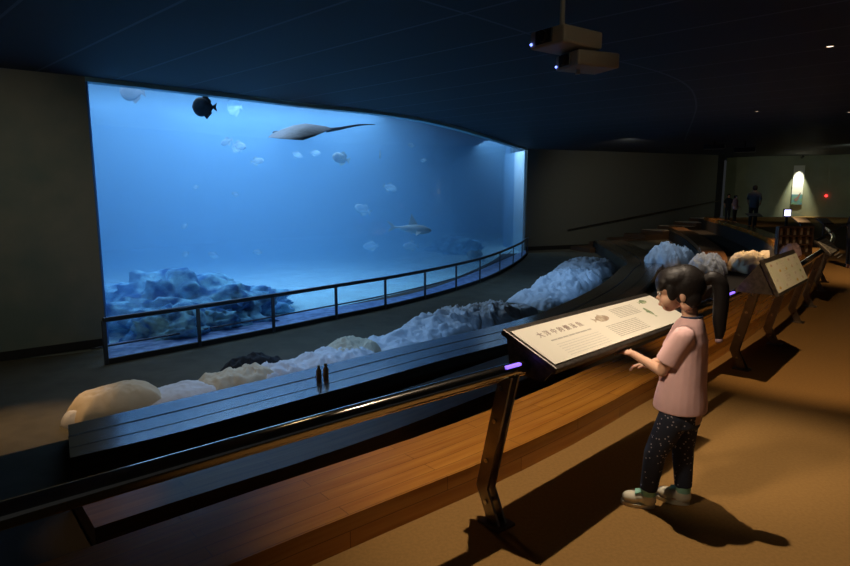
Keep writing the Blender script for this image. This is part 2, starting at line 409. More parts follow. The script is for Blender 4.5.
# tank shell
def far_curve(d): return offs(G, d)
TB = resample([G[0]+Vector((-1.4, .2, 0)), *offs(G, 11)[10:-10], Vector((-1, 41, 0)), Vector((5.6, 41, 0))], N)
TA = resample([G[0]+Vector((-.3, -.2, 0)), *[p for p in offs(G, .06)]], N)
TBs = resample([Vector((-21, 11.5, 0)), Vector((-22, 18, 0)), Vector((-17, 27, 0)), Vector((-11, 35, 0)), Vector((-5, 41, 0)), Vector((2, 43, 0)), Vector((5.2, 42, 0)), Vector((4.75, 35, 0)), Vector((4.5, 33.9, 0))], N)
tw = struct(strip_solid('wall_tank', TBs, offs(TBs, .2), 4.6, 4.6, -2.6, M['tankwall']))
tl = [G[0]+Vector((0, .05, 0)), G[0]+Vector((-.5, .9, 0)), Vector((-21, 11.5, 0))][:1]+[G[0]+Vector((-15, -1.2, 0))]
struct(ribbon('wall_tank_side', [tl[1], tl[0]], -2.6, 4.6, M['tankwall'], thick=.05))
jm = [Vector((5.12, 30.6, 0)), Vector((4.86, 32.2, 0)), Vector((4.48, 33.6, 0))]
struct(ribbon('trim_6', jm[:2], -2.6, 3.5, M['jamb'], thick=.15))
struct(ribbon('trim_7', jm[1:], -2.6, 3.5, mat('jamb_mid_blue', (.22, .42, .62), .8), thick=.12))  # second jamb segment in a darker blue
# sand bed with gentle dunes
bm = B(); rows = []
for i in range(N):
    a = TA[i]; b_ = TBs[i]; row = []
    for j in range(25):
        p = a.lerp(b_, j/24); z = -1.62+.05*noise.noise(Vector((p.x*.5, p.y*.5, 0)))+.25*max(0, j-2)/24
        row.append(bm.verts.new((p.x, p.y, z)))
    rows.append(row)
for i in range(N-1):
    for j in range(24): bm.faces.new((rows[i][j], rows[i][j+1], rows[i+1][j+1], rows[i+1][j]))
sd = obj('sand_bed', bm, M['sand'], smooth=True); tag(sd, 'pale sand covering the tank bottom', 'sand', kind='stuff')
# water body
bm = B()
lo = []; hi = []
ring = [p for p in TA]+[p for p in TBs[::-1]]
lo = [bm.verts.new((p.x, p.y, -2.2)) for p in ring]; hi = [bm.verts.new((p.x, p.y, 4.2)) for p in ring]
for k in range(len(ring)):
    q = (k+1) % len(ring); bm.faces.new((lo[k], lo[q], hi[q], hi[k]))
for k in range(N-1):
    j = len(ring)-1-k
    bm.faces.new((lo[k], lo[k+1], lo[j-1], lo[j])); bm.faces.new((hi[k], hi[k+1], hi[j-1], hi[j]))
wt = obj('tank_water', bm, M['water']); tag(wt, 'blue water filling the big tank behind the glass', 'water', kind='stuff')
# ---------------------------------------------------------------- coral rock
def rock(name, c, s, seed, label, group=None):
    bm = B(); bmesh.ops.create_icosphere(bm, subdivisions=5, radius=1)
    for v in bm.verts:
        n_ = v.co.normalized(); o = Vector((seed*7.1, seed*3.3, 0))
        d = 1+.32*noise.noise(n_*1.6+o)+.22*noise.noise(n_*4+o)+.14*noise.noise(n_*9+o)+.06*noise.noise(n_*20+o)
        v.co = Vector((n_.x*s[0]*d, n_.y*s[1]*d, max(-.2, n_.z)*s[2]*d))
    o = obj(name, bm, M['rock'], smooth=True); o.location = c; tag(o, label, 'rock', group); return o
ra = at(160, 345, -1.55)+Vector((-.55, 2.2, 0))
rock('coral_rock', ra, (2.1, 1.5, 1.02), 1, 'big rounded coral rock mound at the left end of the tank', 'coral rocks in the tank')
rock('coral_rock', at(225, 330, -1.55)+Vector((-.5, 2.6, 0)), (1.35, 1.1, .55), 2, 'lower dark coral rock right beside the big mound', 'coral rocks in the tank')
rock('coral_rock', at(126, 350, -1.55)+Vector((.3, 1.1, 0)), (.9, .7, .55), 3, 'small coral rock touching the left window edge', 'coral rocks in the tank')
rock('coral_rock', at(190, 340, -1.5)+Vector((0, 1.3, 0)), (.8, .6, .5), 5, 'small pale coral lump in front of the big mound', 'coral rocks in the tank')
rock('coral_rock', at(455, 262, -1.5)+Vector((.3, 5, 0)), (1.2, 1.2, .7), 4, 'faint distant coral rock near the far end of the window', 'coral rocks in the tank')
# ---------------------------------------------------------------- fish
def gpos(px, py, depth):   # a point depth metres behind the glass seen at that place
    u = (px-425)/F; v = -(py-283)/F
    d = Vector((u, math.cos(P)+v*math.sin(P), -math.sin(P)+v*math.cos(P)))
    best = None
    for g in G:
        k = abs(g.x/g.y-u/d.y)
        if best is None or k < best[0]: best = (k, g.y/d.y)
    t_ = best[1]+depth
    return Vector((0, 0, H))+d*t_, t_
def fish(name, px, py, depth, lpx, hr, heading, m, label, group, fin=1.0, tilt=0):
    p, t_ = gpos(px, py, depth); L = lpx/F*t_
    root = empty(name, p); root.rotation_euler = (0, math.radians(tilt), math.radians(heading))
    tag(root, label, 'fish', group)
    bm = B(); n = 14; rings = []
    for i in range(n+1):
        s = i/n; h = hr*L*.5*(math.sin(math.pi*min(1, s*1.0)**.75)**.8+.03)*(1 if s < .8 else 1); w = h*.35
        h = max(h, L*.02); w = max(w, L*.012)
        x = L*(.4-.8*s)
        rings.append([(x, w*math.cos(a), h*math.sin(a)) for a in [2*math.pi*k/14 for k in range(14)]])
    loft(bm, rings); obj('body', bm, m, root, smooth=True)
    def flat(name, pts, th=.012):
        bm = B()
        a = [bm.verts.new((x*L, th*L, z*L)) for x, z in pts]; c = [bm.verts.new((x*L, -th*L, z*L)) for x, z in pts]
        bm.faces.new(a); bm.faces.new(c[::-1])
        for k in range(len(pts)): bm.faces.new((a[k], c[k], c[(k+1) % len(pts)], a[(k+1) % len(pts)]))
        obj(name, bm, m, root)
    flat('tail_fin', [(-.36, .05), (-.52, .17), (-.48, 0), (-.52, -.17), (-.36, -.05)])
    flat('dorsal_fin', [(.1, hr*.42), (-.12, hr*.42+.16*fin), (-.32, hr*.15+.12*fin), (-.3, hr*.18)])
    flat('anal_fin', [(.0, -hr*.42), (-.12, -hr*.42-.16*fin), (-.32, -hr*.15-.12*fin), (-.3, -hr*.18)])
    return root
FG = 'fish swimming behind the glass'
fish('batfish', 203, 107, .35, 26, .72, 190, M['batfish'], 'dark round batfish near the top edge of the window', FG)
fish('batfish', 131, 92, 2.6, 26, .66, 200, M['raytop'], 'pale grey batfish at the top left corner of the window', FG)
fish('batfish', 234, 107, 5.5, 20, .8, 160, M['palefish'], 'faint round pale fish right of the dark batfish', FG)
fish('pale_fish', 340, 158, 2.5, 20, .5, 200, M['palefish'], 'silvery fish below the long tail of the ray', FG, tilt=-15)
fish('pale_fish', 380, 155, 1.2, 10, .35, 100, M['palefish'], 'tiny bright fish seen nearly head on, right of centre', FG, tilt=70)
k = 0
for px, py, dp, l, lab in [(226, 142, 4, 15, 'pale fish at the left of the small school under the dark batfish'), (240, 146, 4.5, 18, 'pale fish in the middle of the small school under the dark batfish'), (237, 150, 6, 12, 'faint fish lowest in the small school under the dark batfish'), (258, 161, 5, 15, 'pale fish hanging under the head of the ray'),
        (391, 188, 6, 16, 'faint fish right of the silvery fish'), (362, 209, 6, 20, 'faint long fish at mid depth left of the shark'), (196, 187, 6, 8, 'tiny faint fish in the left half of the open water'), (235, 194, 5, 8, 'tiny pale fish below the small school'), (185, 226, 6, 9, 'tiny faint fish low in the left half of the water'), (298, 155, 7, 12, 'faint fish just under the belly of the ray'),
        (316, 153, 7, 12, 'faint fish under the root of the ray tail'), (186, 254, 7, 10, 'tiny faint fish above the coral rocks'), (213, 255, 6.5, 12, 'tiny faint fish above the gap between the coral rocks'), (257, 252, 6, 10, 'tiny faint fish right of the coral rocks'), (410, 246, 7, 18, 'faint fish directly below the shark'), (370, 246, 8, 18, 'faint fish left of and below the shark'), (475, 256, 5, 24, 'faint brownish fish low near the far end of the glass'), (411, 145, 5, 8, 'tiny fish near the top edge right of the ray tail'),
        (424, 160, 5, 8, 'tiny fish at upper right of the water')]:
    k += 1
    fish('pale_fish', px, py, dp*.9, l, .4, random.choice([10, 200, 170, 340]), M['palefish'], lab, FG, tilt=random.uniform(-25, 25))
# eagle ray with long whip tail
def place_frame(pts_px, depth): return [gpos(x, y, depth)[0] for x, y in pts_px]
p, t_ = gpos(302, 131, 1.0); k_ = t_/F
ray = empty('eagle_ray', p); tag(ray, 'grey eagle ray with a long whip tail gliding under the top edge', 'ray')
bm = B(); prof = [(-34, .0, -5), (-30, 4, -3), (-20, 12, 0), (-8, 20, 3), (4, 24, 4), (14, 16, 3), (24, 6, 2), (30, 1, 1)]
rows = []
for x, hw, z in prof:
    row = []
    for j in range(-6, 7):
        s = j/6; row.append((x*k_, s*hw*3.0*k_, (z-5.5*abs(s)**1.5*(hw/24)*1.6)*k_, max(.0, 1-abs(s))*3.2*k_*(hw/24)**.5 if hw else 0))
    rows.append(row)
up = [[bm.verts.new((x, y, z+th)) for x, y, z, th in r_] for r_ in rows]; dn = [[bm.verts.new((x, y, z-th*.7-.005)) for x, y, z, th in r_] for r_ in rows]
for i in range(len(rows)-1):
    for j in range(12):
        bm.faces.new((up[i][j], up[i][j+1], up[i+1][j+1], up[i+1][j])); f = bm.faces.new((dn[i][j], dn[i+1][j], dn[i+1][j+1], dn[i][j+1])); f.material_index = 1
for i in range(len(rows)-1):
    bm.faces.new((up[i][0], up[i+1][0], dn[i+1][0], dn[i][0])); bm.faces.new((up[i][12], dn[i][12], dn[i+1][12], up[i+1][12]))
for a, q in ((up[0], dn[0]), (up[-1], dn[-1])):
    for j in range(12): bm.faces.new((a[j], q[j], q[j+1], a[j+1]))
rb = obj('body', bm, None, ray, mats=[M['raytop'], M['rayunder']], smooth=True); rb.rotation_euler = (math.radians(8), math.radians(-3), math.radians(8))
bm = B(); tp = catmull([Vector((24*k_, 0, .5*k_)), Vector((38*k_, .1, 3*k_)), Vector((55*k_, .2, 6.5*k_)), Vector((72*k_, .3, 7.6*k_))], 8)
tube(bm, tp, [k_*(1.9*(1-i/len(tp))+.25) for i in range(len(tp))], 8); obj('tail', bm, M['raytop'], ray, smooth=True)
bm = B(); sph(bm, (-25*k_, -1*k_, -1.6*k_), 3.0*k_, (1.5, .7, .6)); obj('head', bm, M['batfish'], ray, smooth=True)
# reef shark, nose to the right, seen from slightly below
p, t_ = gpos(413, 229, 1.6); k_ = t_/F
sh = empty('reef_shark', p); sh.rotation_euler = (0, math.radians(6), math.radians(12)); tag(sh, 'pale reef shark swimming right in the middle of the tank', 'shark')
bm = B(); rings = []
for x, r_ in [(19, .4), (16, 2.8), (10, 4.6), (3, 5.0), (-5, 3.6), (-12, 1.8), (-18, .8), (-20, .5)]:
    rings.append([(x*k_, r_*.85*k_*math.cos(a), r_*k_*math.sin(a)) for a in [2*math.pi*j/14 for j in range(14)]])
loft(bm, rings); obj('body', bm, M['shark'], sh, smooth=True)
def sfin(name, pts, ax):
    bm = B(); a = []; c = []
    for x, z in pts:
        q = Vector((x*k_, 0, z*k_)) if ax is None else Vector((x*k_, ax*z*k_, -abs(z)*.45*k_))
        a.append(bm.verts.new(q+Vector((0, .25*k_, .1*k_)))); c.append(bm.verts.new(q-Vector((0, .25*k_, .1*k_))))
    bm.faces.new(a); bm.faces.new(c[::-1])
    for j in range(len(a)): bm.faces.new((a[j], c[j], c[(j+1) % len(a)], a[(j+1) % len(a)]))
    obj(name, bm, M['shark'], sh)
sfin('dorsal_fin', [(5, 4), (-3, 15), (-5, 4)], None); sfin('tail_fin', [(-17, .6), (-27, 6), (-22, 0), (-25, -5), (-17, -.6)], None)
sfin('pectoral_fin', [(9, 3), (1, 13), (3, 3)], 1); sfin('pectoral_fin', [(9, 3), (1, 13), (3, 3)], -1)
# ---------------------------------------------------------------- railing before the tank
rail = empty('window_railing', RL[0]); tag(rail, 'dark metal railing running along the foot of the aquarium window', 'railing')
off = -RL[0]
bm = B(); tube(bm, [p+off+Vector((0, 0, LF+.80)) for p in RL], .045); obj('top_rail', bm, M['railsteel'], rail, smooth=True, sharp=50)
q = strip_solid('kick_plate', [p+off for p in RL], [p+off for p in offs(RL, .05)], LF+.10, LF+.10, LF+.005, M['base'], rail)
bm = B(); tube(bm, [p+off+Vector((0, 0, LF+.155)) for p in offs(RL, .75)], .02, 8); lr = obj('lower_bar', bm, M['railsteel'], rail, smooth=True)
for px in (107, 200, 275, 338, 387, 425, 456, 480, 499, 513, 522, 529):
    b_ = min(RL, key=lambda g: abs(425+F*g.x/(g.y*math.cos(P)+3*math.sin(P))-px))
    bm = B(); q = b_+off; i = RL.index(b_); d = (RL[min(len(RL)-1, i+1)]-RL[max(0, i-1)]).normalized()
    box(bm, q+Vector((0, 0, LF+.40)), (.07, .035, .78), math.atan2(d.y, d.x), .006)
    obj('post', bm, M['railsteel'], rail)
# ---------------------------------------------------------------- front handrail
HR = [p for p in offs(resample(T, 400), -.32) if p.y < 12.5]
HZ = .735
hr = empty('handrail', HR[60]*1.0); tag(hr, 'chrome handrail on bent steel posts curving beside the upper floor', 'handrail')
off = -HR[60]
bm = B(); tube(bm, [p+off+Vector((0, 0, HZ)) for p in HR[::2]], .034, 18); obj('top_rail', bm, M['chrome'], hr, smooth=True, sharp=60)
def rail_frame(px, z=HZ):
    b_ = min(HR[2:], key=lambda g: abs(425+F*g.x/(max(.3, g.y)*math.cos(P)+(H-z)*math.sin(P))-px)); i = HR.index(b_)
    d = (HR[i+1]-HR[i-1]).normalized(); return b_, d, Vector((-d.y, d.x, 0))
def post_mesh(w=.075):
    bm = B()
    # profile in (n, z): foot, knee, top; plate w wide (along x), 14 mm thick
    prof = [(.05, 0), (.13, .16), (0.0, HZ-.02)]
    for sx in (-.022, .022):
        L_ = [(p_[0]-.035, p_[1]) for p_ in prof]; R_ = [(p_[0]+.035, p_[1]) for p_ in prof]
        pts = L_+R_[::-1]
        a = [bm.verts.new((sx-.006, n, z)) for n, z in pts]; c = [bm.verts.new((sx+.006, n, z)) for n, z in pts]
        for q_ in (a, c):
            bm.faces.new((q_[0], q_[1], q_[4], q_[5])); bm.faces.new((q_[1], q_[2], q_[3], q_[4]))
        for j in range(6): bm.faces.new((a[j], c[j], c[(j+1) % 6], a[(j+1) % 6]))
    box(bm, (0, .06, .006), (.11, .13, .012))
    return bm
post_src = None
for px in (-40, 512, 757, 788, 810, 822, 831, 838, 845):
    b_, d, n_ = rail_frame(px)
    if post_src is None:
        post_src = obj('post', post_mesh(), M['darksteel'], hr)
        bolts = []
        for z in (.10, .30, .50, .66):
            bm = B(); n0 = .05+.08*z/.16 if z < .16 else .13-(z-.16)*.225
            cyl(bm, (-.036, n0, z), (.036, n0, z), .011, seg=10); bolts.append(obj('bolt', bm, M['bolt'], post_src))
        pp = post_src
    else:
        pp = post_src.copy(); C.objects.link(pp); pp.parent = hr
        for b0 in bolts:
            bb = b0.copy(); C.objects.link(bb); bb.parent = pp
    pp.location = b_+off; pp.rotation_euler = (0, 0, math.atan2(d.y, d.x))
# glowing strips added on the rail in place of violet reflections in the chrome
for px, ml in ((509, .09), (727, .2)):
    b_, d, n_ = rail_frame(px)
    bm = B(); box(bm, (0, 0, 0), (ml, .018, .012), 0, .003); v = obj('violet_glint', bm, M['violet'], hr)
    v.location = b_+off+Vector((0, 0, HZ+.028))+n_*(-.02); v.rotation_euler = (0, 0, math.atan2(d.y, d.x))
# ---------------------------------------------------------------- text helper
def text_mesh(s, size, m, parent, loc, rot=(0, 0, 0), name='lettering', ext_=.0006, align='LEFT'):
    cu = bpy.data.curves.new(name, 'FONT'); cu.body = s; cu.size = size; cu.extrude = ext_; cu.align_x = align
    o = bpy.data.objects.new(name, cu); C.objects.link(o)
    dg = bpy.context.evaluated_depsgraph_get(); me = bpy.data.meshes.new_from_object(o.evaluated_get(dg))
    bpy.data.objects.remove(o); bpy.data.curves.remove(cu)
    q = link(name, me, m, parent); q.location = loc; q.rotation_euler = rot; return q
# ---------------------------------------------------------------- reading boards
def board(name, corner_nl, corner_nr, vec, label, kind):
    """corner_nl, corner_nr: near left/right corners; vec: near to far edge"""
    nl = Vector(corner_nl); nr = Vector(corner_nr); ex = (nr-nl); W = ex.length; ex.normalize()
    v = Vector(vec); v -= ex*v.dot(ex); D = v.length; ey = v.normalized(); ez = ex.cross(ey)
    root = empty(name, nl); root.matrix_world = Matrix.Translation(nl) @ Matrix((ex, ey, ez)).transposed().to_4x4()
    tag(root, label, 'information board', 'tilted information boards on the handrail')
    bm = B(); box(bm, (W/2, D/2+.006, -.016), (W+.02, D+.05, .03), 0, .006); obj('frame', bm, M['frame'], root)
    bm = B(); box(bm, (W/2, D/2, .0015), (W-.01, D-.01, .005)); obj('sheet', bm, M['board'] if kind != 2 else M['board2'], root)
    return root, W, D, ex, ey, ez
def lines(root, x0, y0, w, n, pitch, th, m, jitter=.12, z=.0045):
    bm = B()
    for i in range(n):
        x = x0
        while x < x0+w:
            l = random.uniform(.02, .06); l = min(l, x0+w-x)
            box(bm, (x+l/2, y0-i*pitch, z), (l, th, .0008)); x += l+.006
    obj('small_print', bm, m, root)
A_ = at(555, 366, .77); L_ = at(516, 330, .875); vec = L_-A_
R_ = A_+Vector((.985, .955, 0))
b1, W, D, ex, ey, ez = board('information_board', A_, R_, vec, 'long cream information board that the girl is reading', 1)
text_mesh('大 洋 中 的 慢 泳 魚', .043, M['inkbrown'], b1, (.12, D*.66, .0045), name='title')
lines(b1, .16, D*.52, .34, 1, .02, .008, M['inkgrey']); lines(b1, .16, D*.40, .36, 6, .016, .0035, M['inkpale'])
lines(b1, .62, D*.46, .32, 8, .0125, .004, M['inkgrey']); lines(b1, .82, D*.86, .24, 7, .0125, .0035, M['inkgrey'])
def pic_fish(root, cx, cy, s, m, up=False, name='fish_picture'):
    bm = B(); pts = []
    for k in range(28):
        a = 2*math.pi*k/28; x = math.cos(a); y = math.sin(a)*.42*(1-.35*x*0)
        if x < -.78: y *= .5
        pts.append((x, y))
    pts = [(x*s, y*s) for x, y in pts]
    tail = [(-.8*s, 0), (-1.35*s, .3*s), (-1.22*s, 0), (-1.35*s, -.3*s)]
    def ad(p_):
        if up: p_ = [(-y, x) for x, y in p_]
        v_ = [bm.verts.new((cx+x, cy+y, .0048)) for x, y in p_]; bm.faces.new(v_)
        w_ = [bm.verts.new((cx+x, cy+y, .0040)) for x, y in p_]; bm.faces.new(w_[::-1])
        for k in range(len(v_)): bm.faces.new((v_[k], w_[k], w_[(k+1) % len(v_)], v_[(k+1) % len(v_)]))
    ad(pts); ad(tail); ad([(x+.1*s, y) for x, y in [(-.3*s, .35*s), (-.1*s, .62*s), (.25*s, .38*s)]])
    obj(name, bm, m, root)
pic_fish(b1, .68, D*.70, .062, M['fishpic']); pic_fish(b1, 1.12, D*.52, .04, M['greenpic'], True); pic_fish(b1, 1.2, D*.84, .04, M['greenpic'])
# bracket plates under the board
for x in (.0, W-.02):
    bm = B(); a = [(x, .0, -.03), (x, D, -.03), (x, D*.7, -.16), (x, .02, -.10)]
    p0 = [bm.verts.new(q) for q in a]; p1 = [bm.verts.new((q[0]+.012, q[1], q[2])) for q in a]
    bm.faces.new(p0); bm.faces.new(p1[::-1])
    for k in range(4): bm.faces.new((p0[k], p1[k], p1[(k+1) % 4], p0[(k+1) % 4]))
    obj('bracket', bm, M['frame'], b1)
def hood(root, W, D, hgt, m):
    """sloping back of a wedge board: triangle ends and rear plate"""
    mw = root.matrix_world.to_3x3().inverted(); bk = mw @ (hgt[0]*Vector((-.76, .65, 0))-Vector((0, 0, hgt[1])))
    for x in (0, W):
        bm = B(); a = [Vector((x, 0, -.03)), Vector((x, D, -.03)), Vector((x, 0, -.03))+bk]
        p0 = [bm.verts.new(q) for q in a]; p1 = [bm.verts.new(q+Vector((.012, 0, 0))) for q in a]
        bm.faces.new(p0); bm.faces.new(p1[::-1])
        for k in range(3): bm.faces.new((p0[k], p1[k], p1[(k+1) % 3], p0[(k+1) % 3]))
        obj('end_plate', bm, m, root)
    bm = B(); a = [Vector((0, D, -.03)), Vector((W, D, -.03)), Vector((W, 0, -.03))+bk, Vector((0, 0, -.03))+bk]
    p0 = [bm.verts.new(q) for q in a]; p1 = [bm.verts.new(q+Vector((0, .012, 0))) for q in a]
    bm.faces.new(p0); bm.faces.new(p1[::-1])
    for k in range(4): bm.faces.new((p0[k], p1[k], p1[(k+1) % 4], p0[(k+1) % 4]))
    obj('back_plate', bm, m, root)
# second board
n2l = at(779, 294, .77); n2r = at(811, 277, .77)
n2r = n2l+(n2r-n2l).normalized()*1.02
b2, W, D, ex, ey, ez = board('information_board', n2l, n2r, Vector((-.08, .07, .215)), 'square greenish information board with small fish pictures, beyond the girl', 2)
bpy.context.view_layer.update()
hood(b2, W, D, (.26, .0), M['frame'])
random.seed(3)
for i in range(5):
    for j in range(4):
        if (i+j) % 3 != 2 or i > 2:
            pic_fish(b2, W*(.1+.19*i)+random.uniform(-.02, .02), D*(.14+.24*j), .026, random.choice([M['fishpic'], M['yellowpic'], M['greenpic'] if i > 3 else M['redpic'], M['inkgrey']]))
lines(b2, W*.36, D*.9, W*.12, 9, .02, .004, M['inkgrey'])
# third board under a clear hood
n3l = at(831, 254, .77); n3r = at(843, 246.5, .77); n3r = n3l+(n3r-n3l).normalized()*.75
b3, W, D, ex, ey, ez = board('information_board', n3l, n3r, Vector((-.11, .10, .14)), 'small pale information board farther along the rail under a clear hood', 1)
lines(b3, .08, D*.8, W*.7, 7, .04, .012, M['inkgrey'])
bm = B(); a = [(-.02, D*1.1, .0), (W+.02, D*1.1, .0), (W+.02, D*.75, .34), (-.02, D*.75, .34)]
p0 = [bm.verts.new(q) for q in a]; p1 = [bm.verts.new((q[0], q[1]+.012, q[2])) for q in a]; bm.faces.new(p0); bm.faces.new(p1[::-1])
for k in range(4): bm.faces.new((p0[k], p1[k], p1[(k+1) % 4], p0[(k+1) % 4]))
obj('clear_hood', bm, M['smoked'], b3)
# ---------------------------------------------------------------- bedding
def cloth(name, c, s, rz, seed, m, label, group, cat='bedding', amp=1.0, edge=.12, cut=.0, parent=None, z0=None):
    """crumpled textile: closed lumpy mesh lying on the floor"""
    bm = B(); nx, ny = 56, 34
    top = []; bot = []
    o = Vector((seed*5.3, seed*2.7, seed))
    for i in range(nx+1):
        r1 = []; r2 = []
        for j in range(ny+1):
            u = i/nx*2-1; v = j/ny*2-1
            # round the outline, ragged
            ang = math.atan2(v, u); sq = max(abs(u), abs(v)); rr = math.hypot(u, v); k = sq/max(rr, 1e-6)
            w = .55; uu = u*(k*w+(1-w)) if rr > 0 else 0; vv = v*(k*w+(1-w)) if rr > 0 else 0
            rag = 1+edge*noise.noise(Vector((math.cos(ang)*2.2, math.sin(ang)*2.2, seed)))*2*(sq**2)
            x = uu*s[0]*rag; y = vv*s[1]*rag
            fall = max(0, 1-sq**3.2)**.55
            q = Vector((x*2.2, y*2.2, 0))+o
            fold = 1-abs(noise.noise(q*.9))*1.6; fold2 = 1-abs(noise.noise(q*2.3+Vector((3, 1, 2))))*1.7; fold3 = 1-abs(noise.noise(q*5.1))*1.7
            h = s[2]*fall*(1-amp*.78+amp*(.34*fold+.28*fold2+.18*fold3)) + .012*(1-sq)
            r1.append(bm.verts.new((x, y, max(.008, h)))); r2.append(bm.verts.new((x, y, 0)))
        top.append(r1); bot.append(r2)
    for i in range(nx):
        for j in range(ny):
            bm.faces.new((top[i][j], top[i+1][j], top[i+1][j+1], top[i][j+1])); bm.faces.new((bot[i][j], bot[i][j+1], bot[i+1][j+1], bot[i+1][j]))
    for i in range(nx):
        bm.faces.new((top[i][0], bot[i][0], bot[i+1][0], top[i+1][0])); bm.faces.new((top[i][ny], top[i+1][ny], bot[i+1][ny], bot[i][ny]))
    for j in range(ny):
        bm.faces.new((top[0][j], top[0][j+1], bot[0][j+1], bot[0][j])); bm.faces.new((top[nx][j], bot[nx][j], bot[nx][j+1], top[nx][j+1]))
    ob = obj(name, bm, m, parent, smooth=True); ob.location = c; ob.rotation_euler = (0, 0, rz)
    if label: tag(ob, label, cat, group)
    return ob
GB = 'bedding laid out on the theatre floor'
def bp(px, py, z, dz=0): p_ = at(px, py, z); return p_+Vector((0, 0, dz))
cloth('bundled_quilt', bp(119, 414, LF), (.62, .42, .42), .72, 1, M['quilt'], 'plump beige quilt bundle at the left end of the blue bench', GB, amp=.22, edge=.04)
cloth('pillow', bp(86, 422, LF), (.26, .22, .24), 1.2, 2, M['sheet'], 'white pillow sticking out left of the beige quilt bundle', GB, cat='pillow', amp=.3, edge=.03)
cloth('blanket', bp(183, 401, LF), (.72, .50, .24), .75, 3, M['sheet'], 'flat white blanket between the beige bundle and the black cloth', GB, amp=.4)
cloth('quilt', bp(238, 388, LF), (.70, .42, .34), .8, 4, M['quilt'], 'folded beige quilt in front of the black cloth', GB, amp=.7)
cloth('blanket', bp(272, 379, LF), (.55, .50, .28), .8, 5, M['sheet'], 'small white blanket right behind the beige quilt', GB, amp=.8)
cloth('jacket', bp(252, 377, LF), (.58, .26, .40), .8, 6, M['blackcloth'], 'black cloth lying on the bedding by the railing', GB, cat='clothing', amp=.6)
cloth('blanket', bp(330, 366, LF), (.95, .62, .30), .85, 7, M['sheet'], 'white blanket with a rumpled end, right of the bottles', GB, amp=.9)
cloth('quilt', bp(348, 357, LF), (.62, .45, .38), .85, 8, M['quilt'], 'beige quilt heaped on the white blanket near the bottles', GB, amp=.9)
cloth('blanket', bp(412, 342, LF), (1.15, .6, .30), .85, 9, M['sheet'], 'rumpled white blanket at the near end of the long heap', GB, amp=1)
cloth('blanket', bp(452, 330, LF), (1.3, .75, .50), .9, 10, M['sheet'], 'thick white blanket in the middle of the long heap', GB, amp=1)
cloth('blanket', bp(488, 322, LF), (1.1, .7, .48), .9, 11, M['sheet'], 'white blanket at the far end of the long heap', GB, amp=1)
cloth('pillow', bp(518, 318, LF), (.5, .4, .34), .9, 12, M['sheet'], 'white pillow beside the tip of the cream reading board', GB, cat='pillow', amp=.4)
cloth('blanket', bp(548, 297, LF), (1.5, .8, .32), 1.0, 13, M['sheet'], 'low pale blanket end pointing to the window railing', GB, amp=1)
cloth('blanket', bp(569, 287, LF), (1.8, .9, .60), 1.05, 14, M['sheet'], 'tall crumpled white blanket heap beside the curved bench end', GB, amp=1)
cloth('blanket', bp(586, 273, LF), (1.9, 1.0, .60), 1.1, 15, M['sheet'], 'flat topped white blanket at the far end of the curved bench', GB, amp=.8)
cloth('pillow', bp(546, 308, LF), (.4, .35, .28), 1, 16, M['sheet'], 'small grey pillow on the floor just below the tall heap', GB, cat='pillow', amp=.5)
cloth('blanket', bp(668, 266, -1), (1.3, .7, .85), 1.0, 17, M['sheet'], 'shaded blue grey blanket on the middle tier beyond the girl', GB, amp=1)
cloth('blanket', bp(706, 273, -.35), (.85, .42, .48), 1.05, 18, M['sheet'], 'white blanket heap left of the second board, above the ponytail', GB, amp=1)
cloth('blanket', bp(750, 268, -.5), (1.25, .5, .46), 1.1, 19, M['quilt'], 'cream blanket heap behind the second board and above it', GB, amp=1)
cloth('pillow', bp(768, 263, -.5), (.4, .33, .38), 1.0, 20, M['quilt'], 'rounded cream pillow at the right end of the cream blanket', GB, cat='pillow', amp=.4)
cloth('blanket', bp(790, 254, .15), (.55, .22, .26), 1.05, 21, M['pinkcloth'], 'pinkish blanket by the violet light above the second board', GB, amp=.8)
# two amber bottles standing on the blue bench
def bottle(px, py, label):
    p_ = at(px, py, -.82); r_ = empty('bottle', p_); tag(r_, label, 'bottle', 'amber bottles on the bench')
    bm = B(); loft(bm, [(0, 0, z, r, r) for z, r in [(0, .03), (.005, .034), (.13, .034), (.155, .02), (.165, .016)]]); obj('body', bm, M['bottle'], r_, smooth=True, sharp=40)
    bm = B(); cyl(bm, (0, 0, .163), (0, 0, .20), .017); obj('cap', bm, M['bottlecap'], r_)
bottle(319, 381, 'amber bottle on the blue bench, left one of the pair'); bottle(326, 379, 'amber bottle on the blue bench, right one of the pair')
# ---------------------------------------------------------------- steps along the side wall
nstep = 8
sd_ = (e1-e0).normalized(); sn = Vector((sd_.y, -sd_.x, 0))
st = empty('staircase', e0+sd_*3+sn*.7+Vector((0, 0, LF))); tag(st, 'wooden stairs climbing along the dark side wall at the far end', 'stairs')
for i in range(nstep):
    bm = B(); c = sd_*(1.15*i)+sn*.6; hgt = (i+1)*1.5/nstep
    box(bm, c+Vector((0, 0, hgt/2)), (1.15, 1.6, hgt), math.atan2(sd_.y, sd_.x)); obj('step', bm, M['kioskwood'], st)
    bm = B(); box(bm, c+Vector((0, 0, hgt+.012))-sd_*.0, (1.05, 1.5, .024), math.atan2(sd_.y, sd_.x)); obj('tread', bm, M['cream'] if i > 3 else M['kioskwood'], st)  # upper treads cream: their lit look is put into the colour
bm = B(); a = e0+sd_*2.5+sn*.12; b_ = e1+sn*.12
tube(bm, [a+Vector((0, 0, LF+1.0)), b_+Vector((0, 0, .95))], .035, 10)
for k in (.1, .5, .9):
    q = a.lerp(b_, k); z = LF+1.0+(0.95-LF-1.0)*k; cyl(bm, q+Vector((0, 0, z)), q-sn*.12+Vector((0, 0, z-.05)), .02, seg=8)
o = obj('wall_handrail', bm, M['bolt'], smooth=True, sharp=50); tag(o, 'thin handrail slanting up the dark side wall', 'handrail')
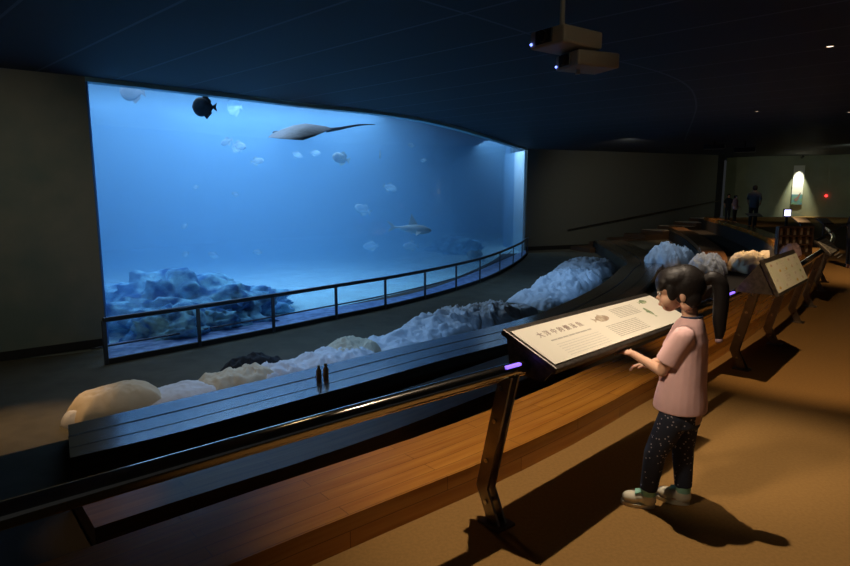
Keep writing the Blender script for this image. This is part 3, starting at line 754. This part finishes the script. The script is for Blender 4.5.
# ---------------------------------------------------------------- far exhibits
def lectern(px, py, w, label, h=.9):
    p_ = at(px, py, 0); r_ = empty('lectern', p_); r_.scale = (1, 1, h/.9); tag(r_, label, 'lectern', 'far sloping display desks')
    bm = B(); box(bm, (0, 0, .42), (.05, .05, .84)); box(bm, (0, 0, .015), (.22, .22, .03)); obj('stand', bm, M['lampbody'], r_)
    bm = B(); box(bm, (0, 0, 0), (w+.05, .36, .03), 0, .008, Matrix.Translation((0, 0, .90)) @ Matrix.Rotation(.5, 4, 'X')); obj('desk', bm, M['frame'], r_)
    bm = B(); box(bm, (0, 0, 0), (w, .31, .006), 0, 0, Matrix.Translation((0, .0, .922)) @ Matrix.Rotation(.5, 4, 'X')); obj('sheet', bm, M['cream'], r_)
    return r_
lectern(753, 229, .52, 'sloping display desk standing just in front of the dark figure', .56)
lectern(799, 247, .34, 'sloping display desk below the spotlit poster', .72)
l3 = lectern(822, 247, .26, 'narrow dark display desk right of the one below the poster', .70)
p_ = at(785, 236, 0); mo = empty('monitor', p_); tag(mo, 'small bright bluish monitor on a thin stand left of the poster', 'monitor')
bm = B(); box(bm, (0, 0, .33), (.06, .06, .66)); box(bm, (0, 0, .015), (.4, .3, .03)); obj('stand', bm, M['lampbody'], mo)
bm = B(); box(bm, (0, 0, .78), (.26, .05, .28), 0, .01); obj('casing', bm, M['lampbody'], mo)
bm = B(); box(bm, (0, -.03, .78), (.20, .012, .20)); obj('screen', bm, M['screen'], mo)
# wooden rack with cream cells
rk = empty('slatted_rack', (8.0, 13.0, .15), math.radians(8)); tag(rk, 'low wooden grid rack with cream cells beside the curved benches', 'rack')
Wk = .80; Hk = .60
bm = B(); box(bm, (0, .05, Hk/2+.0), (Wk, .03, Hk)); obj('back_panel', bm, M['cream'], rk)
for i in range(6):
    bm = B(); box(bm, (-Wk/2+Wk*i/5, 0, Hk/2), (.035, .1, Hk)); obj('upright', bm, M['kioskwood'], rk)
for j in range(4):
    bm = B(); box(bm, (0, 0, .018+(Hk-.036)*j/3), (Wk+.03, .11, .035)); obj('shelf', bm, M['kioskwood'], rk)
# violet light on the pink bedding's tier
p_ = at(781, 250, .0); bm = B(); cyl(bm, (0, 0, 0), (0, 0, .14), .045, seg=14); sph(bm, (0, 0, .16), .05)
o = obj('violet_lamp', bm, M['violet']); o.location = at(782, 250, .15); tag(o, 'small glowing violet lamp above the second board', 'lamp')
# poster on the far wall
def wall_at(px, curve):
    best = None
    for g, h_ in zip(curve, curve[1:]):
        for k in range(10):
            q = g.lerp(h_, k/10); s = 425+F*q.x/(q.y*math.cos(P))
            if best is None or abs(s-px) < best[0]: best = (abs(s-px), q, (h_-g).normalized())
    return best[1], best[2]
pq, d = wall_at(797, fw); n_ = Vector((d.y, -d.x, 0)); dep = pq.y
zt = 1.5+(191-166)/F*dep; zb = 1.5+(191-204)/F*dep; wd = 10/F*dep/abs(d.x)*.9
po = empty('poster', pq+n_*.03+Vector((0, 0, zb)), math.atan2(d.y, d.x)); tag(po, 'tall spotlit poster of a leaping sea animal on the far wall', 'poster')
bm = B(); box(bm, (0, 0, (zt-zb)/2), (wd, .03, zt-zb)); obj('panel', bm, M['poster'], po)
hh = (zt-zb)
bm = B(); box(bm, (0, -.02, hh*.13), (wd*.98, .012, hh*.26)); obj('sea_picture', bm, M['blueink'], po)
bm = B()
pts = [(-.30, .30), (-.1, .34), (.05, .44), (.22, .60), (.34, .66), (.26, .50), (.2, .38), (.12, .24), (-.02, .16), (-.2, .20)]
v0 = [bm.verts.new((x*wd, -.03, hh*.48*y)) for x, y in pts]; v1 = [bm.verts.new((x*wd, -.024, hh*.48*y)) for x, y in pts]
bm.faces.new(v0); bm.faces.new(v1[::-1])
for k in range(len(pts)): bm.faces.new((v0[k], v1[k], v1[(k+1) % len(pts)], v0[(k+1) % len(pts)]))
obj('animal_picture', bm, M['ink'], po)
# red exit light on that wall
q2, d2 = wall_at(827, fw); bm = B(); sph(bm, (0, 0, 0), .07)
o = obj('alarm_light', bm, M['redled']); o.location = q2+Vector((d2.y, -d2.x, 0))*.05+Vector((0, 0, 1.5+(191-195.5)/F*q2.y)); tag(o, 'small red alarm light on the far wall right of the poster', 'light')
# ---------------------------------------------------------------- projectors
def projector(loc, rz, label, s=1.0):
    r_ = empty('projector', loc, rz); tag(r_, label, 'projector', 'ceiling projectors'); r_.scale = (s, s, s)
    bm = B(); box(bm, (0, 0, .065), (.44, .34, .13), 0, .018); obj('body', bm, M['projbody'], r_)
    bm = B(); box(bm, (-.225, .02, .07), (.02, .16, .10), 0, .004); obj('lens_bay', bm, M['projdark'], r_)
    bm = B(); cyl(bm, (-.21, .02, .07), (-.26, .02, .07), .042, seg=20); obj('lens', bm, M['projdark'], r_, smooth=True, sharp=40)
    bm = B(); sph(bm, (-.225, .15, .035), .011, seg=10); obj('status_light', bm, M['blueled'], r_)
    return r_
def sky(px, py, d):  # point at distance d along the view of that pixel
    u = (px-425)/F; v = -(py-283)/F
    return Vector((0, 0, H))+Vector((u, math.cos(P)+v*math.sin(P), -math.sin(P)+v*math.cos(P)))*d
pj = sky(566, 50, 4.6); pr1 = projector(pj, math.radians(36), 'upper beige projector hanging from the ceiling pole')
pj2 = sky(587, 70, 4.7); projector(pj2, math.radians(22), 'lower beige projector hanging beneath the other one', .88)
bm = B(); cyl(bm, pj+Vector((-.03, .03, .13)), Vector((pj.x-.03, pj.y+.03, ZC)), .02); cyl(bm, Vector((pj.x-.03, pj.y+.03, ZC-.02)), Vector((pj.x-.03, pj.y+.03, ZC)), .08)
box(bm, pj+Vector((-.03, .03, .14)), (.14, .14, .02)); box(bm, (pj+pj2)/2+Vector((.02, .03, .03)), (.03, .03, .26))
o = obj('projector_mount', bm, M['projbody'], smooth=True, sharp=40); tag(o, 'beige ceiling pole carrying the two projectors', 'mount')
bm = B(); sph(bm, (0, 0, 0), .009, seg=10); o = obj('status_light', bm, M['redled'], pr1); o.location = (.23, .14, .11)
# small dark speakers / projectors farther along the ceiling
for i, (px, py) in enumerate([(708, 150), (738, 153)]):
    u = (px-425)/F; e = (191-py)/F; d_ = 1.85/(e+.0001); d_ = min(d_, 26)
    r_ = empty('projector', Vector((u*d_*1.0, d_, 1.5+e*d_)), math.radians(-30)); tag(r_, ['distant dark projector above the side wall end, nearer one', 'distant dark projector under the ceiling beside the dark passage'][i], 'projector', 'ceiling projectors')
    bm = B(); box(bm, (0, 0, .08), (.8, .5, .18), 0, .02); obj('body', bm, M['projdark'], r_)
    bm = B(); cyl(bm, (0, 0, .15), (0, 0, ZC-r_.location.z), .03); obj('pole', bm, M['projdark'], r_)
# ---------------------------------------------------------------- ceiling lamps
def spot(loc, target, power, size, blend, col=(1, .66, .36), rad=.03):
    l = bpy.data.lights.new('spot', 'SPOT'); l.energy = power; l.spot_size = math.radians(size); l.spot_blend = blend; l.color = col; l.shadow_soft_size = rad
    o = bpy.data.objects.new('spot_light', l); C.objects.link(o); o.location = loc
    o.rotation_euler = (Vector(target)-Vector(loc)).to_track_quat('-Z', 'Y').to_euler(); return o
SPOTS = []
def fixture(x, y, label, lit=True, z=ZC):
    r_ = empty('ceiling_spotlight', (x, y, z)); tag(r_, label, 'ceiling light', 'round ceiling spotlights')
    bm = B(); loft(bm, [(0, 0, zz, r, r) for zz, r in [(0, .075), (-.012, .075), (-.014, .06), (-.004, .055)]], cap=False); obj('trim_ring', bm, M['lampbody'], r_, smooth=True, sharp=30)
    bm = B(); cyl(bm, (0, 0, -.001), (0, 0, -.006), .045); obj('lamp_face', bm, M['lampface'] if lit else M['lampbody'], r_)
    return r_
for px, py, lab in [(830, 46, 'lit ceiling spotlight nearest the top right of the hall'), (757, 111, 'small lit ceiling spotlight left of the glow on the ceiling'), (849, 112, 'lit ceiling spotlight at the right edge'), (810, 132, 'faint ceiling spotlight above the poster'), (769, 150, 'tiny ceiling spotlight near the far wall top'), (823, 141, 'tiny ceiling spotlight right of the one above the poster')]:
    p_ = at(px, py, ZC); fixture(p_.x, p_.y, lab)
n_ = Vector((d.y, -d.x, 0))
# ceiling track lamp above poster
lp = pq+n_*.45+Vector((0, 0, ZC-.12))
r_ = empty('spotlight', lp); tag(r_, 'black spotlight under the ceiling that lights the poster', 'spotlight')
bm = B(); cyl(bm, (0, 0, .12), (0, 0, .02), .02); obj('stem', bm, M['lampbody'], r_)
bm = B(); cyl(bm, Vector((0, 0, .04))-(-n_)*.12, Vector((0, 0, -.02))+(-n_)*.12, .06); obj('head', bm, M['lampbody'], r_)
def person(name, loc, hgt, rz, top, legs, label, carry=False, hairc=None):
    root = empty(name, loc, rz); tag(root, label, 'person'); root.scale = (hgt/1.7,)*3
    bm = B(); sph(bm, (0, 0, 1.58), .1, (.85, .95, 1.15)); cyl(bm, (0, 0, 1.4), (0, 0, 1.52), .05); loft(bm, [(0, 0, z, a_, b_) for z, a_, b_ in [(.82, .15, .10), (.95, .16, .11), (1.1, .14, .1), (1.3, .18, .11), (1.42, .16, .09), (1.47, .07, .06)]])
    for s in (-1, 1):
        cyl(bm, (.09*s, 0, .88), (.09*s, .01, .48), .075, .052, 12); cyl(bm, (.09*s, .01, .48), (.09*s, 0, .06), .052, .036, 12)
        sph(bm, (.09*s, -.05, .04), .05, (.8, 2, .8)); cyl(bm, (.19*s, 0, 1.40), (.23*s, .02, 1.12), .045, .036, 12); cyl(bm, (.23*s, .02, 1.12), (.20*s, -.16, .95), .036, .026, 12)
        sph(bm, (.20*s, -.2, .93), .04, (.7, 1.1, .5))
        for f_ in range(5): cyl(bm, (.20*s+(f_-2)*.014, -.21, .93), (.20*s+(f_-2)*.018, -.27+abs(f_-2)*.01, .91), .009, .007, 8)
    o = obj('body', bm, M['skin'], root); remesh(o, .014, 3)
    bm = B(); loft(bm, [(0, 0, z, a_, b_) for z, a_, b_ in [(.82, .175, .13), (.95, .18, .13), (1.1, .16, .12), (1.3, .2, .13), (1.42, .185, .11), (1.48, .08, .07)]])
    for s in (-1, 1): cyl(bm, (.17*s, 0, 1.40), (.235*s, .02, 1.14), .062, .055, 12)
    o = obj('shirt', bm, top, root); remesh(o, .016, 3)
    bm = B(); loft(bm, [(0, 0, z, a_, b_) for z, a_, b_ in [(.78, .16, .11), (.9, .165, .115)]])
    for s in (-1, 1): cyl(bm, (.09*s, 0, .88), (.09*s, .01, .48), .09, .068, 12); cyl(bm, (.09*s, .01, .48), (.09*s, 0, .1), .068, .055, 12)
    o = obj('trousers', bm, legs, root); remesh(o, .016, 2)
    bm = B(); sph(bm, (0, .015, 1.61), .11, (.9, 1.0, 1.05)); 
    for v in list(bm.verts):
        if v.co.y < -.05 and v.co.z < 1.64: v.co.y = -.05+.3*(v.co.y+.05)
    obj('hair', bm, M['hair'], root, smooth=True)
    return root
person('person', at(752, 228, 0), 1.72, 2.6, M['greycloth'], M['darkcloth'], 'person in grey standing in front of the dark passage')
person('person', at(734, 223, 0), 1.3, .6, M['palecloth'], M['darkcloth'], 'small person in a pale pink top near the dark passage')
person('person', at(727, 221.5, 0), 1.35, -.3, M['darkcloth'], M['darkcloth'], 'small person in dark clothes beside the end of the side wall')
person('person', at(849, 268, 0), 1.2, 1.4, M['darkcloth'], M['darkcloth'], 'person in black at the right edge beside the far board')
# ---------------------------------------------------------------- the girl
gx, gy = 1.155, 2.72
girl = empty('person', (gx, gy, 0), math.radians(-25)); tag(girl, 'small girl in a pink t-shirt and dotted leggings with a ponytail, reading the board', 'person')
def wl(px, py, y):      # world point at forward distance y under a pixel, in the girl's own frame
    e = math.atan((283-py)/F)-P; z = H+y*math.tan(e); dep = y*math.cos(P)+(H-z)*math.sin(P)
    v = Vector(((px-425)/F*dep-gx, y-gy, 0)); v.rotate(Matrix.Rotation(math.radians(25), 3, 'Z')); v.z = z; return v
def cap(bm, p0, p1, r0, r1, seg=18):
    cyl(bm, p0, p1, r0, r1, seg); sph(bm, p0, r0, seg=seg); sph(bm, p1, r1, seg=seg)
def hand(bm, w, d, up, s, side):
    """palm, four unequal bent fingers and a side thumb; w wrist, d pointing direction, up back-of-hand normal"""
    d = d.normalized(); sd = d.cross(up).normalized(); up = sd.cross(d).normalized()
    R3 = Matrix((d, sd, up)).transposed()
    sph(bm, w+d*.032*s, .03*s, (1.05, .86, .42), R3, 14); cap(bm, w-d*.01, w+d*.02*s, .0155*s, .017*s, 12)
    for i, (o_, l) in enumerate([(-.019, .040), (-.0065, .046), (.0065, .043), (.019, .034)]):
        b0 = w+d*.052*s+sd*o_*s; k1 = b0+(d*.9-up*.25)*l*.5*s+sd*o_*.12*s; k2 = k1+(d*.7-up*.6).normalized()*l*.32*s; k3 = k2+(d*.45-up*.8).normalized()*l*.28*s
        cap(bm, b0, k1, .0066*s, .0061*s, 10); cap(bm, k1, k2, .0061*s, .0056*s, 10); cap(bm, k2, k3, .0056*s, .005*s, 10)
    t0 = w+d*.018*s+sd*side*.022*s; t1 = t0+(d*.55+sd*side*.8-up*.1)*.026*s; t2 = t1+(d*.85+sd*side*.35-up*.3)*.024*s
    cap(bm, t0, t1, .0085*s, .0075*s, 10); cap(bm, t1, t2, .0075*s, .006*s, 10)
sh_n = Vector((.045, -.105, .865)); el_n = wl(662, 371, 2.66); wr_n = wl(633, 354, 2.83); hd_n = wl(612, 348, 2.90)
sh_f = Vector((.045, .105, .865)); el_f = Vector((-.02, .15, .69)); wr_f = Vector((-.11, .10, .655))
Rh = Matrix.Translation((.045, 0, .96)) @ Matrix.Rotation(math.radians(10), 4, 'Z') @ Matrix.Rotation(math.radians(-9), 4, 'Y') @ Matrix.Translation((-.07, 0, -.96))
def hs(bm, c, r, s=(1, 1, 1), seg=20):
    v = sph(bm, c, r, s, seg=seg); bmesh.ops.transform(bm, matrix=Rh, verts=v)
bm = B()
hs(bm, (.060, 0, 1.075), .085, (1.05, .86, 1.0), 28); hs(bm, (.012, 0, 1.022), .052, (1, .98, 1.0)); hs(bm, (.002, 0, .988), .031, (1, 1.1, .8)); hs(bm, (-.008, 0, 1.075), .045, (.72, 1.2, .9))
for s in (-1, 1): hs(bm, (-.008, .026*s, 1.017), .028); hs(bm, (.055, .073*s, 1.035), .019, (.75, .45, 1.25), 14); hs(bm, (.075, .04*s, .995), .03)
hs(bm, (-.043, 0, 1.032), .0095, (1.2, 1.05, .9), 12); hs(bm, (-.035, 0, 1.048), .009, (1, .8, 1.8), 12)
hs(bm, (-.036, 0, 1.004), .009, (.8, 1.6, .55), 12); hs(bm, (-.034, 0, .996), .009, (.8, 1.4, .55), 12)
cap(bm, (.075, 0, .90), (.05, 0, 1.0), .036, .034)
loft(bm, [(.06, 0, z, a_, b_) for z, a_, b_ in [(.44, .085, .10), (.52, .088, .105), (.62, .082, .098), (.74, .078, .098), (.84, .07, .105), (.895, .05, .08), (.93, .034, .036)]])
for s_, e_, w_, h_, sd_n in ((sh_n, el_n, wr_n, hd_n-wr_n, 1), (sh_f, el_f, wr_f, Vector((-.1, -.02, -.01)), -1)):
    cap(bm, s_, e_, .036, .027); cap(bm, e_, w_, .027, .0175)
    hand(bm, w_, h_, Vector((.15, -.25*sd_n, 1)), .98, sd_n)
for hip, kn, an in ((Vector((.03, -.052, .47)), Vector((-.045, -.055, .275)), Vector((-.065, -.06, .07))), (Vector((.07, .052, .47)), Vector((.072, .055, .275)), Vector((.085, .045, .07)))):
    cap(bm, hip, kn, .062, .043); cap(bm, kn, an, .043, .030)
    cap(bm, an+Vector((0, 0, -.03)), an+Vector((-.09, 0, -.045)), .026, .020)
body = obj('body', bm, M['skin'], girl); remesh(body, .0042, 5)
bm = B()
for s in (-1, 1): hs(bm, (-.037, .022*s, 1.052), .0085, (.7, 1.3, .75), 12)
obj('eye', bm, M['eyewhite'], girl, smooth=True) if False else bm.free()
for s in (-1, 1):
    bm = B(); hs(bm, (-.036, .023*s, 1.053), .0095, (.6, 1.25, .7), 12); e_ = obj('eye', bm, M['eyewhite'], girl, smooth=True)
    bm = B(); hs(bm, (-.0395, .024*s, 1.053), .0058, (.6, 1, 1), 12); obj('iris', bm, M['eye'], e_, smooth=True)
    bm = B(); hs(bm, (-.035, .024*s, 1.069), .010, (.5, 1.35, .2), 10); obj('eyebrow', bm, M['hair'], girl, smooth=True)
bm = B(); hs(bm, (-.0405, 0, 1.0), .0065, (.55, 2.0, .8), 12); obj('mouth', bm, M['lip'], girl, smooth=True)
# hair
bm = B()
hs(bm, (.078, 0, 1.078), .092, (1.0, .93, 1.03), 28); hs(bm, (.045, 0, 1.112), .088, (1.0, .9, .66), 24); hs(bm, (-.012, 0, 1.10), .05, (.72, 1.3, .85)); hs(bm, (-.03, 0, 1.082), .03, (.6, 1.9, .75))
for s in (-1, 1): hs(bm, (.012, .064*s, 1.062), .03, (.75, .42, 1.4)); hs(bm, (.095, .05*s, 1.02), .045, (.9, .7, 1))
v_ = [v for v in bm.verts]
hr_ = obj('hair', bm, M['hair'], girl); remesh(hr_, .005, 4)
bm = B(); pc = [Vector(q)+Vector((-.035, 0, .005)) for q in [(.150, 0, 1.095), (.182, 0, 1.112), (.212, 0, 1.085), (.222, -.004, 1.02), (.222, -.004, .93), (.226, -.003, .87), (.222, 0, .825)]]
cc = catmull(pc, 6); rr = [.007+.027*math.sin(math.pi*min(1, .18+.80*i/(len(cc)-1)))**.7 for i in range(len(cc))]
tube(bm, cc, rr, 16); pt = obj('ponytail', bm, M['hair'], girl, smooth=True)
bm = B(); r_ = bmesh.ops.create_uvsphere(bm, u_segments=16, v_segments=10, radius=.024); bmesh.ops.transform(bm, matrix=Matrix.Translation((.13, 0, 1.107)) @ Matrix.Rotation(.5, 4, 'Y') @ Matrix.Diagonal((.5, 1.1, 1.1, 1)), verts=r_['verts']); obj('hair_tie', bm, M['scrunchie'], girl, smooth=True)
bm = B(); sph(bm, (.19, -.004, .835), .017, (1, 1, .8), seg=12); obj('hair_bobble', bm, M['scrunchie'], girl, smooth=True)
# t-shirt
bm = B()
loft(bm, [(cx, 0, z, a_, b_) for z, cx, a_, b_ in [(.492, .047, .120, .128), (.53, .048, .117, .126), (.62, .052, .104, .118), (.74, .056, .097, .116), (.83, .060, .088, .122), (.875, .064, .072, .118), (.905, .070, .058, .09), (.932, .074, .046, .052)]])
for s_, e_ in ((sh_n, el_n), (sh_f, el_f)):
    q = s_.lerp(e_, .74); cap(bm, s_+Vector((0, 0, -.005)), s_.lerp(e_, .2), .050, .052); cyl(bm, s_.lerp(e_, .1), q, .051, .054, 20)
tee = obj('t_shirt', bm, M['tee'], girl); remesh(tee, .0055, 3)
bm = B(); ring = [Vector((.075+.043*math.cos(a), .045*math.sin(a), .934+.006*math.cos(a))) for a in [2*math.pi*k/24 for k in range(25)]]
tube(bm, ring, .0065, 8, cap=False); obj('collar', bm, M['collar'], tee, smooth=True)
# leggings
bm = B()
loft(bm, [(.05, 0, z, a_, b_) for z, a_, b_ in [(.42, .09, .108), (.50, .095, .112), (.55, .09, .108)]])
for hip, kn, an in ((Vector((.03, -.052, .47)), Vector((-.045, -.055, .275)), Vector((-.065, -.06, .075))), (Vector((.07, .052, .47)), Vector((.072, .055, .275)), Vector((.085, .045, .075)))):
    cap(bm, hip, kn, .071, .051); cyl(bm, kn, an+Vector((0, 0, .012)), .051, .040, 18)
leg = obj('leggings', bm, M['leggings'], girl); remesh(leg, .0055, 3)
for an, yaw in ((Vector((-.065, -.06, 0)), 4), (Vector((.085, .045, 0)), -6)):
    Rz = Matrix.Translation((an.x, an.y, 0)) @ Matrix.Rotation(math.radians(yaw), 4, 'Z')
    so = empty('shoe', (0, 0, 0)); so.parent = girl; so.matrix_local = Rz
    bm = B(); sph(bm, (-.072, 0, .035), .035, (1.35, 1.02, .85)); sph(bm, (0, 0, .04), .036, (1.1, .98, 1.05)); cyl(bm, (0, 0, .04), (0, 0, .068), .036, .034, 20); sph(bm, (-.035, 0, .044), .034, (1.3, .95, .85))
    u_ = obj('upper', bm, M['shoe'], so); remesh(u_, .004, 3)
    for v in u_.data.vertices: v.co.z = max(.008, v.co.z)
    bm = B(); out = [(-.045+.078*math.cos(a), .038*math.sin(a)*(1+.12*math.cos(a+math.pi))) for a in [2*math.pi*k/28 for k in range(28)]]
    loft(bm, [[(x, y, z) for x, y in out] for z in (.0, .004, .016, .018)]); obj('sole', bm, M['sole'], so)
    bm = B(); cyl(bm, (0, 0, .062), (0, 0, .092), .0345, .036, 20); obj('sock', bm, M['mint'], so, smooth=True, sharp=40)
    bm = B()
    box(bm, (-.04, 0, .077), (.03, .05, .008), 0, .002, Matrix.Translation((-.045, 0, .071)) @ Matrix.Rotation(-.35, 4, 'Y')); obj('strap', bm, M['mint'], so)

# ---------------------------------------------------------------- lights
def area(loc, target, sx, sy, power, col):
    l = bpy.data.lights.new('tank_lamp', 'AREA'); l.shape = 'RECTANGLE'; l.size = sx; l.size_y = sy; l.energy = power; l.color = col
    o = bpy.data.objects.new('tank_lamp', l); C.objects.link(o); o.location = loc
    o.rotation_euler = (Vector(target)-Vector(loc)).to_track_quat('-Z', 'Y').to_euler(); return o
BL = (.5, .74, 1.0)
def inward(i, d):
    A__ = offs(G, d); return A__[i]
nG = len(G)
area(inward(int(nG*.18), 3.6)+Vector((0, 0, 4.1)), inward(int(nG*.18), 3.6)+Vector((0, 0, -3)), 7, 6, 470, BL)
area(inward(int(nG*.37), 5)+Vector((0, 0, 4.1)), inward(int(nG*.37), 5)+Vector((0, 0, -3)), 7, 6, 580, BL)
area(inward(int(nG*.68), 4.5)+Vector((0, 0, 4.1)), inward(int(nG*.68), 4.5)+Vector((0, 0, -3)), 5, 4, 30, BL)
area(Vector((3.3, 31.2, 4.1)), Vector((5.0, 31.5, 0)), 1.0, 1.6, 130, BL)
WARM = (1, .68, .38)
def aim(px, py, z, dn, zl=ZC-.05):   # lamp placed dn metres towards the tank from the spot it lights
    t_ = at(px, py, z); l_ = Vector((t_.x-dn*.7, t_.y+dn*.7, zl)); return l_, t_
spot((.86, 3.15, 3.42), (1.05, 2.85, .3), 300, 64, .7, (1, .82, .62), .02)
spot((1.95, 3.0, 3.42), (3.7, 5.6, .4), 330, 54, .5, WARM, .02)
spot((3.4, 2.4, 3.42), (3.2, 3.0, 0), 35, 70, .9, WARM, .08)
spot((-1.0, 1.3, 3.40), (1.16, 2.72, .86), 330, 15, .6, (1, .80, .58), .22)  # added narrow fill to brighten the girl's shirt
spot((-1.4, 10.6, 3.4), (-1.2, 10.0, -1.5), 360, 95, 1, (.22, .50, 1), .1)  # added blue fill over the nearer bedding
spot((3.9, 17.5, 3.4), (4.4, 17.8, -1.5), 330, 95, 1, (.24, .52, 1), .1)  # added blue fill over the farther bedding heaps
spot((-.2, 3.9, 3.42), (.0, 3.2, .15), 9, 70, .9, WARM, .1)
spot((-3.6, 6.6, 3.42), (-7.2, 9.9, .6), 130, 80, 1, (1, .92, .72), .1)
spot((-3.4, 6.9, 3.4), at(215, 395, LF), 130, 66, 1, (1, .88, .7), .1)  # added warm fill for the left bedding and the bottles
spot((19, 27, 3.4), (22, 36, .5), 130, 100, 1, (.95, 1, .7), .1)  # added wide fill that lifts the far wall
spot((1.9, 2.2, 3.4), (1.1, 4.5, 2.95), 16, 30, .8, (1, .85, .6), .05)  # added fill on the projector sides
spot((8, 24, 3.42), (10.5, 33, -.8), 260, 90, 1, (1, .9, .7), .1)
spot((7.5, 9.5, 3.42), (8.5, 10.5, 0), 260, 80, .9, WARM, .05)
spot(at(40, 425, LF)+Vector((-.8, .6, 4.9)), at(24, 430, LF), 620, 30, 1, (1, .6, .28))
spot((-1.9, 3.6, 3.4), at(104, 525, -.5), 60, 13, .8, WARM)
spot(at(704, 272, -.4)+Vector((.3, .3, 3.75)), at(706, 273, -.3), 170, 50, .9, (1, .86, .7), .05)  # added fill to whiten the blanket above the ponytail
spot(at(668, 266, -1)+Vector((-.3, -.3, 4.35)), at(668, 266, -1), 170, 45, .9, (.5, .72, 1), .1)  # added blue fill on the middle tier blanket
spot(at(720, 262, -.5)+Vector((-.3, .3, 3.9)), at(722, 262, -.5), 380, 60, .8, WARM)
spot(at(775, 256, -.2)+Vector((-.3, .3, 3.6)), at(775, 256, -.2), 420, 50, .8, WARM)
spot(at(690, 232, -.5)+Vector((-.3, .3, 3.9)), at(690, 232, -.5), 220, 60, .8, WARM)
spot(lp+Vector((0, 0, -.06)), pq+Vector((0, 0, zb-.6)), 800, 44, .8, (1, .95, .7), .02)
spot(at(753, 230, 0)+Vector((0, -.4, 3.4)), at(753, 225, 0), 60, 30, .8, WARM)
w = bpy.data.worlds.new('hall_dark'); SC.world = w; w.use_nodes = True
w.node_tree.nodes['Background'].inputs[0].default_value = (.75, .80, .85, 1); w.node_tree.nodes['Background'].inputs[1].default_value = .02
# ---------------------------------------------------------------- camera
cd = bpy.data.cameras.new('camera'); cam = bpy.data.objects.new('camera', cd); C.objects.link(cam)
cam.location = (0, 0, H); cam.rotation_euler = (math.pi/2-P, 0, 0); cd.sensor_width = 36; cd.lens = F*36/850; cd.clip_start = .05; cd.clip_end = 200
SC.camera = cam
SC.view_settings.view_transform = 'Standard'; SC.view_settings.look = 'None'; SC.view_settings.gamma = 1; SC.view_settings.exposure = 0; SC.view_settings.use_curve_mapping = False
SC.cycles.max_bounces = 8; SC.cycles.diffuse_bounces = 3; SC.cycles.glossy_bounces = 4; SC.cycles.volume_bounces = 2; SC.cycles.transparent_max_bounces = 12
SC.cycles.sample_clamp_indirect = 4; SC.cycles.use_denoising = True
